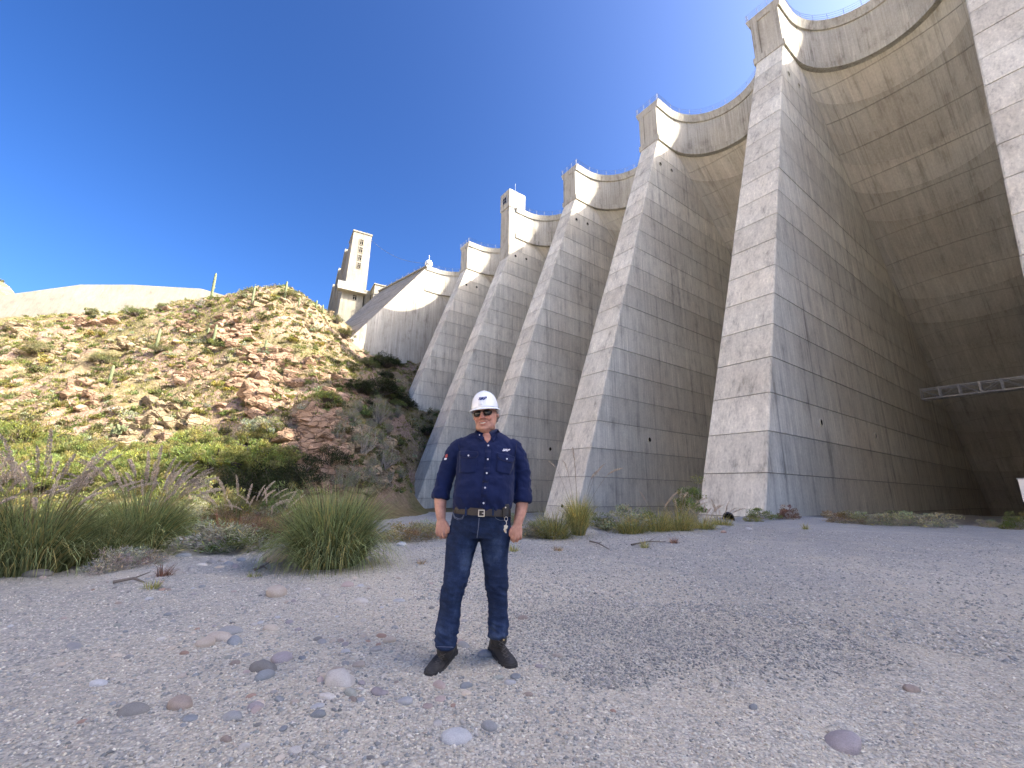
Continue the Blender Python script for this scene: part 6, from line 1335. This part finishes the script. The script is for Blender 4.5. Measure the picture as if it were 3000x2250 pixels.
# --- head, neck, arms and hands: one skin
HC = m1(737, 374, MY + .005)                                       # middle of the face at eye height
yaw, rollh, pit = math.radians(-13), math.radians(-6.5), math.radians(3)
Rh = np.array(Matrix.Rotation(yaw, 3, 'Z') @ Matrix.Rotation(rollh, 3, 'Y') @ Matrix.Rotation(pit, 3, 'X'))
SF = 1.03
def hd(x, y, z): return HC + Rh @ (np.array([x * 1.12, y, z]) * SF)          # head space: x to the picture right, -y to the camera, z up from the eye line
bd = MB()
HR = [(-.132, .018, -.066, -.03), (-.126, .036, -.080, -.0), (-.112, .051, -.088, .02), (-.09, .060, -.089, .045), (-.065, .066, -.087, .07), (-.04, .070, -.085, .085), (-.015, .0725, -.080, .093), (.0, .073, -.077, .096), (.02, .074, -.081, .098), (.04, .075, -.083, .100), (.07, .075, -.078, .098), (.10, .068, -.060, .085), (.125, .045, -.035, .055), (.135, .018, -.012, .02)]
rings = []
for z, w, fy, by in HR:
    c, ry = (fy + by) / 2, (by - fy) / 2; rings.append([tuple(hd(w * math.copysign(abs(math.cos(a)) ** .86, math.cos(a)), c + ry * math.copysign(abs(math.sin(a)) ** .92, math.sin(a)), z)) for a in np.linspace(0, 2 * math.pi, 29)[:-1]])
bd.loft(rings)
def hb(x, y, z, r, **k): ball(bd, hd(x, y, z), r, R=Rh, **k)
bd.tube([hd(0, -.082, .012), hd(0, -.092, -.012), hd(0, -.104, -.034), hd(0, -.104, -.043)], [.0095, .0115, .0150, .0135], 12)          # nose
hb(0, -.103, -.038, (.0150, .0125, .0115)); hb(-.0155, -.092, -.041, (.0095, .011, .009)); hb(.0155, -.092, -.041, (.0095, .011, .009))
hb(-.034, -.070, -.044, (.026, .017, .022)); hb(.034, -.070, -.044, (.026, .017, .022))                                               # smiling cheeks
hb(0, -.079, -.112, (.024, .016, .017)); hb(-.03, -.073, .027, (.026, .011, .008)); hb(.03, -.073, .027, (.026, .011, .008))
hb(-.040, -.034, -.098, (.026, .040, .030)); hb(.040, -.034, -.098, (.026, .040, .030)); hb(0, -.040, -.124, (.046, .040, .022))        # jowls and under-chin
lipU = [(-.030, -.078, -.0665), (-.016, -.0885, -.0685), (0, -.0925, -.0700), (.016, -.0885, -.0685), (.030, -.078, -.0665)]; lipL = [(-.029, -.077, -.070), (-.015, -.0865, -.0825), (0, -.090, -.0860), (.015, -.0865, -.0825), (.029, -.077, -.070)]
bd.tube([hd(*p) for p in lipU], [.003, .0042, .0048, .0042, .003], 8); bd.tube([hd(*p) for p in lipL], [.003, .0052, .006, .0052, .003], 8)
for sx in (-1, 1):
    for z, dy, rz_ in ((.018, .002, .012), (.006, .006, .0145), (-.010, .003, .013), (-.024, -.004, .009)): hb(sx * .078, .012 + dy, z, (.0075, .0135, rz_))
NK = [(0, .012, -.07), (0, .016, -.12), (0, .026, -.165), (0, .03, -.21)]; bd.tube([hd(*p) for p in NK], [.058, .060, .062, .068], 22)
tb = [m1(752, 570) + [0, .03, 0], m1(750, 700) + [0, .03, 0], m1(735, 1000) + [0, .02, 0], m1(712, 1250) + [0, .02, 0]]; bd.loft([ell(p, rx, ry, 20) for p, rx, ry in zip(tb[::-1], (.13, .13, .13, .07), (.09, .09, .09, .06))])
ARM = [[(470, 740, .0, .042), (362, 930, .02, .045), (310, 1120, .0, .045), (298, 1215, -.015, .0455), (299, 1290, -.03, .041), (303, 1355, -.042, .0335), (307, 1395, -.046, .031)],
       [(1025, 745, .0, .042), (1092, 930, .02, .045), (1104, 1150, .005, .046), (1088, 1290, -.012, .044), (1070, 1360, -.028, .037), (1056, 1415, -.038, .0325), (1050, 1445, -.04, .031)]]
for ch in ARM: limb(bd, [m1(a, b, MY + .02 + dy) for a, b, dy, r in ch], [r for *_, r in ch], 20, 18); bd.tube([m1(*ch[0][:2], MY + .02), m1(750, 760, MY + .03)], .042, 12)
for ch, y0 in zip(LG, YL):
    P = [m2(a, b, (MY + (y0 - MY) * min(1, b / 600)) + .02 + dy) for a, b, dy, r in ch]; limb(bd, P, [r * .72 for *_, r in ch], 20, 14)
bd.loft([ell(m1(zx, zy) + [0, .02, 0], .13, .085, 20) for zx, zy in ((684, 1560), (695, 1440), (708, 1280))])
def hand(wr, kn, fing, thumb, yb):
    """palm from wrist to knuckles, four curled fingers, a thumb from the side near the wrist"""
    W = m1(*wr, yb); K = m1(*kn, yb - .004); sc = 1 / mscale(W)
    def slab(c, hw, ht, wd): return ell(c, hw, ht, 16, wd, (0, 1, 0), 2.6)
    d = (K - W) / np.linalg.norm(K - W); wd = np.cross([0, 1, 0], d); wd = wd / np.linalg.norm(wd); wd = wd if wd[0] > 0 else -wd
    bd.loft([slab(W - d * .02, .028, .021, wd), slab(W + d * .012, .031, .0195, wd), slab(W * .55 + K * .45, .039, .019, wd), slab(W * .2 + K * .8, .0415, .0175, wd), slab(K + d * .004, .0400, .0135, wd)])
    for pts, r in fing:
        P = [m1(a, b, yb + dy) for a, b, dy in pts]; p, q_ = dens_pts(P, np.linspace(r, r * .84, len(P)), 12); bd.tube(p, list(q_), 10); ball(bd, P[0], (r * 1.1, r * 1.0, r * 1.1), 10, 7); ball(bd, P[-1], r * .85, 10, 7)
    P = [m1(a, b, yb + dy) for a, b, dy in thumb]; p, q_ = dens_pts(P, [.0165, .0135, .0115, .0098][: len(P)], 12); bd.tube(p, list(q_), 10); ball(bd, P[-1], .0095, 10, 7)
hand((307, 1395), (312, 1500), [([(266, 1492, -.006), (262, 1528, -.010), (272, 1552, .010), (286, 1556, .030)], .0098), ([(294, 1505, -.010), (292, 1550, -.012), (303, 1576, .008), (314, 1578, .03)], .0103), ([(323, 1505, -.010), (326, 1552, -.012), (336, 1580, .008), (342, 1580, .03)], .0102), ([(350, 1494, -.006), (357, 1535, -.006), (362, 1562, .012), (360, 1566, .03)], .0094)],
     [(340, 1425, -.004), (366, 1455, -.012), (377, 1492, -.016), (376, 1522, -.012)], MY - .03)
hand((1050, 1445), (1036, 1545), [([(1076, 1530, -.004), (1084, 1560, -.008), (1080, 1588, .008), (1070, 1590, .03)], .0092), ([(1054, 1545, -.010), (1056, 1585, -.012), (1046, 1612, .008), (1038, 1612, .03)], .0101), ([(1026, 1548, -.010), (1022, 1590, -.012), (1013, 1616, .008), (1008, 1614, .03)], .0102), ([(1000, 1535, -.006), (992, 1575, -.006), (990, 1600, .012), (992, 1602, .03)], .0096)],
     [(1020, 1470, -.004), (994, 1492, -.014), (978, 1522, -.018), (976, 1552, -.012)], MY - .028)
body_me = remesh(bd, 'body', .0031, 4, .5, None, .40)
n = len(body_me.vertices); V = np.empty(n * 3, np.float32); body_me.vertices.foreach_get('co', V); V = V.reshape(-1, 3).astype(float)
L_ = ((V - HC) @ Rh) / SF / np.array([1.12, 1, 1]); tint = np.ones((n, 3))
def blob(c, r, col, amt):
    global tint
    d = np.exp(-(((L_ - np.array(c)) / np.array(r)) ** 2).sum(1)); tint = tint * (1 - (d * amt)[:, None]) + np.array(col) * (d * amt)[:, None]
blob((-.04, -.08, -.04), (.028, .03, .025), (1.08, .84, .82), .9); blob((.04, -.08, -.04), (.028, .03, .025), (1.08, .84, .82), .9); blob((0, -.105, -.035), (.02, .02, .02), (1.1, .78, .76), .9)
blob((0, -.09, -.069), (.026, .02, .0045), (.85, .52, .52), 1.0); blob((0, -.09, -.085), (.022, .02, .006), (.92, .58, .58), .9)
for sx in (-1, 1):
    for k in range(6): t = k / 5; blob((sx * (.024 + .022 * t), -.084 + .012 * t, -.036 - .042 * t), (.0045, .02, .0075), (.62, .5, .48), .5)          # smile creases
    blob((sx * .03, -.08, .026), (.02, .02, .006), (.62, .55, .52), .55); blob((sx * .05, -.04, -.105), (.03, .06, .03), (.92, .9, .9), .5)
tint *= (1 + .05 * vnoise(V, 40, 9, 3))[:, None]
a = body_me.color_attributes.new('tint', 'FLOAT_COLOR', 'POINT'); cc = np.ones((n, 4), np.float32); cc[:, :3] = tint; a.data.foreach_set('color', cc.ravel())
bv_body = bvh_of(body_me); body = mobj('body', body_me, M_SKIN)
def hsurf(x, z, lift):                                             # point on the face in front of (x, z)
    o = Vector(hd(x, -.25, z)); d = Vector(Rh @ np.array([0, 1., 0])); h = bv_body.ray_cast(o, d); P = np.array(h[0]) if h[0] is not None else hd(x, -.08, z); return P - np.array(d) * lift
# teeth: a shallow crescent between the lips
V_, F_ = [], []
for k in range(11):
    x = -.0185 + .0037 * k; t = 1 - (x / .0205) ** 2; zt2 = -.0705 - .0012 * t; zb2 = -.0718 - .0072 * t; V_ += [hsurf(x, zt2, .0012), hsurf(x, zb2, .0012), hsurf(x, zb2, -.006), hsurf(x, zt2, -.006)]
for k in range(10):
    for j in range(4): F_.append((k * 4 + j, k * 4 + (j + 1) % 4, k * 4 + 4 + (j + 1) % 4, k * 4 + 4 + j))
mb = MB(); mb.add(V_, F_); mobj('teeth', mb.mesh('teeth', True), M_TEETH, body)
mb = MB(); mb.tube([hsurf(x, -.0712 - .0008 * (1 - (x / .03) ** 2) + .002 * abs(x) / .03, .0004) for x in np.linspace(-.0285, .0285, 11)], .0011, 6); mobj('mouth_line', mb.mesh('mouth_line', True), M_MOUTH, body)
# hair below the hat: sides and back
V_, F_ = [], []; nk = 26
hr = MB()
for k in range(70):
    th_ = rnd.uniform(-.30, math.pi + .30); x, y = .0755 * math.cos(th_), .006 + .098 * math.sin(th_)
    if y < -.025: continue
    zt2 = rnd.uniform(.035, .05); zb2 = -.012 - .055 * max(0, math.sin(th_)) if abs(x) < .072 else -.008 + rnd.uniform(-.012, .012); o_ = np.array([math.cos(th_), math.sin(th_), 0]) * rnd.uniform(.002, .008)
    hr.tube([hd(x * .97, y * .97, zt2), hd(x + o_[0], y + o_[1], (zt2 + zb2) / 2), hd(x + o_[0] * 1.4, y + o_[1] * 1.4 + .004, zb2)], [.010, .011, .006], 7)
hair_me = remesh(hr, 'hair', .004, 1, .4, lambda V, N: .0018 * vnoise(V * np.array([1, 1, .25]), 160, 4, 2)); mobj('hair', hair_me, M_HAIR, body)
# sunglasses
gl = None
lens_o = []
for sx in (-1, 1):
    out = [(a_ * 1.13, z_ * 1.22) for a_, z_ in [(-.021, .0125), (-.008, .0150), (.010, .0145), (.0205, .0100), (.0225, .0), (.018, -.0125), (.006, -.0185), (-.008, -.0175), (-.0185, -.0095), (-.0225, .002)]]
    cxx = sx * .0345; pts = [(cxx + sx * a, z - .004) for a, z in out]
    f3 = [hd(x, -.0905 + (abs(x) - .008) ** 2 * 8.5, z) for x, z in pts]; b3 = [hd(x, -.0875 + (abs(x) - .008) ** 2 * 8.5, z) for x, z in pts]; c3 = hd(cxx, -.0935 + .0045, -.004)
    mb = MB(); nn = len(f3); mb.add(f3 + b3 + [c3], [(i, (i + 1) % nn, 2 * nn) for i in range(nn)] + [((i + 1) % nn, i, nn + i, nn + (i + 1) % nn) for i in range(nn)] + [tuple(range(nn, 2 * nn))]); o = mobj('sunglasses_lens', mb.mesh('lens', True), M_LENS, body)
    mb = MB(); mb.tube(f3 + [f3[0]], .0012, 6, False); mobj('sunglasses_frame', mb.mesh('sunglasses_frame', True), M_FRAME, body)
    mb = MB(); mb.tube([hd(sx * .053, -.075, .004), hd(sx * .070, -.052, .006), hd(sx * .0775, .0, .008), hd(sx * .078, .02, .002)], .0014, 6); mobj('sunglasses_temple', mb.mesh('sunglasses_temple', True), M_FRAME, body)
mb = MB(); mb.tube([hd(-.011, -.0915, .004), hd(0, -.095, .007), hd(.011, -.0915, .004)], .0014, 6); mobj('sunglasses_bridge', mb.mesh('sunglasses_bridge', True), M_FRAME, body)
# hard hat
hat = MB(); hz0 = .030
def hp(x, y, z): return hd(x, y + .006, z + hz0)
rx, ry, rz2 = .0865, .121, .138
RG = []
for t in np.linspace(0, 1, 16):
    a = t * math.pi / 2 * .985; k = math.cos(a) ** .82; RG.append([hp(rx * k * math.cos(w), ry * k * math.sin(w), rz2 * math.sin(a) ** .95) for w in np.linspace(0, 2 * math.pi, 41)[:-1]])
hat.loft(RG); hat_me = hat.mesh('hat_shell', True); bv_hat = bvh_of(hat_me); hato = mobj('hard_hat', hat_me, M_HAT, body)
br = MB(); prof = []
for e, dz in ((-.008, -.002), (0, .004), (1, -.004), (1.04, -.008), (1, -.011), (-.008, -.008)):
    rg = []
    for w in np.linspace(0, 2 * math.pi, 49)[:-1]:
        fr = max(0, -math.sin(w)); ext = .009 + .030 * fr ** 2.0; drop = -.006 * fr; ee = e * ext if e > 0 else e; rg.append(hp((rx + ee) * math.cos(w), (ry + ee) * math.sin(w), dz + drop * max(e, 0)))
    prof.append(rg)
br.loft(prof + [prof[0]], cap=False); mobj('hat_brim', br.mesh('hat_brim', True), M_HAT, hato)
rb = MB(); rr = []
for a in np.linspace(.12, math.pi - .12, 24):
    c = np.array([0, -ry * math.cos(a), rz2 * math.sin(a)]); nrm = np.array([0, -math.cos(a), math.sin(a)]); rr.append([hp(*(c + nrm * h_ + np.array([x, 0, 0]))) for x, h_ in ((-.016, -.004), (-.011, .0035), (.011, .0035), (.016, -.004))])
rb.loft(rr); mobj('hat_ridge', rb.mesh('hat_ridge', True), M_HAT, hato)
text_on('SRP', 705, 228, 82, bv_hat, M_NAVY, hato, 'hat_emblem', .0046, rot=-.10, hfac=.75)
strip('emblem_stripe', lerp_pts((672, 216), (748, 207), 8), 3.2, bv_hat, M_HAT, hato, .0058)

# ------------------------------------------------------------------ each repeat gets a label that finds it
def to_px(P):
    x, y, z = P[0], P[1], P[2] - CAM_H
    yy = y * _cp + z * _sp; u, v = F_PX * x / yy, -F_PX * (-y * _sp + z * _cp) / yy
    return W_PX / 2 + u * _cr - v * _sr, H_PX / 2 + u * _sr + v * _cr
MARK_HILL = [('the tallest skyline saguaro', 616, 840), ('the cracked red outcrop', 785, 1100), ('the jagged high outcrop', 675, 975), ('the shaded red cliff', 925, 1330), ('the pale low boulders', 390, 1295), ('the mid-slope saguaro', 452, 1000),
             ('the spillway wall', 250, 880), ('the large dark bush', 110, 1000), ('the gate tower', 1030, 860), ('the edge palo verde', 40, 1220), ('the round grass clump', 965, 1530), ('the second plumed grass', 400, 1520), ('the leftmost plumed grass', 70, 1560),
             ('the low slope saguaro', 318, 1100), ('the round skyline bush', 845, 860), ('the slanting tan slab', 510, 1220), ('the shaded thicket', 745, 1390)]
MARK_HILL += [('the leafless reddish tree', 1180, 1000), ('the fourth buttress foot', 1230, 1400), ('the farthest buttress', 1190, 1180), ('the distant hill top', 10, 800), ('the left end of the distant hill', -150, 790)]
MARK_GRAVEL = [('the large white cobble', 996, 2015), ('the lavender stone', 1337, 2158), ('the close dark cobble pair', 773, 1970), ('the cream cobble', 1141, 1881), ('the left stone cluster', 650, 1865), ('the egg-shaped blue stone', 556, 2114), ('the slate-like stone', 389, 2088), ('the boots', 1390, 1950), ('the pale flat stone', 809, 1746), ('the pink boulder', 845, 1640)]
ORD = ['nearest', 'second', 'third', 'fourth', 'fifth', 'sixth', 'seventh', 'eighth', 'ninth', 'tenth', 'eleventh', 'twelfth', 'thirteenth', 'fourteenth', 'fifteenth', 'sixteenth', 'seventeenth', 'eighteenth', 'nineteenth', 'twentieth', 'twenty-first', 'twenty-second', 'twenty-third', 'twenty-fourth', 'twenty-fifth', 'twenty-sixth', 'twenty-seventh', 'twenty-eighth']
WORDS = {'grey green bushes on the shaded slope': 'grey green hanging bush', 'dark bushes below the gravity wall': 'dark green bush', 'shrubs on the distant hill': 'distant dark shrub', 'olive shrubs on the hillside': 'olive desert shrub', 'grey green shrubs on the hillside': 'grey green desert shrub', 'fresh green shrubs on the hillside': 'fresh green desert shrub', 'straw coloured shrubs on the hillside': 'straw yellow dry shrub', 'palo verde trees along the foot of the slope': 'yellow green palo verde',
         'yellow green brush on the flat': 'low yellow green brush', 'straw coloured brush on the flat': 'low straw brush', 'grey green brush on the flat': 'low grey green brush', 'red boulders on the slope': 'loose reddish boulder', 'tan boulders on the slope': 'loose tan boulder'}
bins = {}
for o in COL.objects:
    g_ = o.get('group')
    if o.parent is not None or not g_: continue
    if g_ in WORDS: w_, mk = WORDS[g_], MARK_HILL
    elif g_.endswith('pebbles in the gravel'): w_, mk = g_.split(' pebbles')[0] + ' pebble', MARK_GRAVEL
    else: continue
    px, py = to_px(o.location); nm, mx, my = min(mk, key=lambda m_: (m_[1] - px) ** 2 + (m_[2] - py) ** 2); dx, dy = px - mx, py - my
    dr = ('right of' if dx > 0 else 'left of') if abs(dx) > abs(dy) else ('below' if dy > 0 else 'above'); bins.setdefault((w_, dr, nm), []).append((dx * dx + dy * dy, o))
for (w_, dr, nm), L in bins.items():
    L.sort(key=lambda e_: e_[0])
    for k, (_, o) in enumerate(L):
        o['label'] = ('%s %s %s %s' % (ORD[k], w_, dr, nm)) if k < len(ORD) else '%s far %s %s' % (w_, dr, nm)
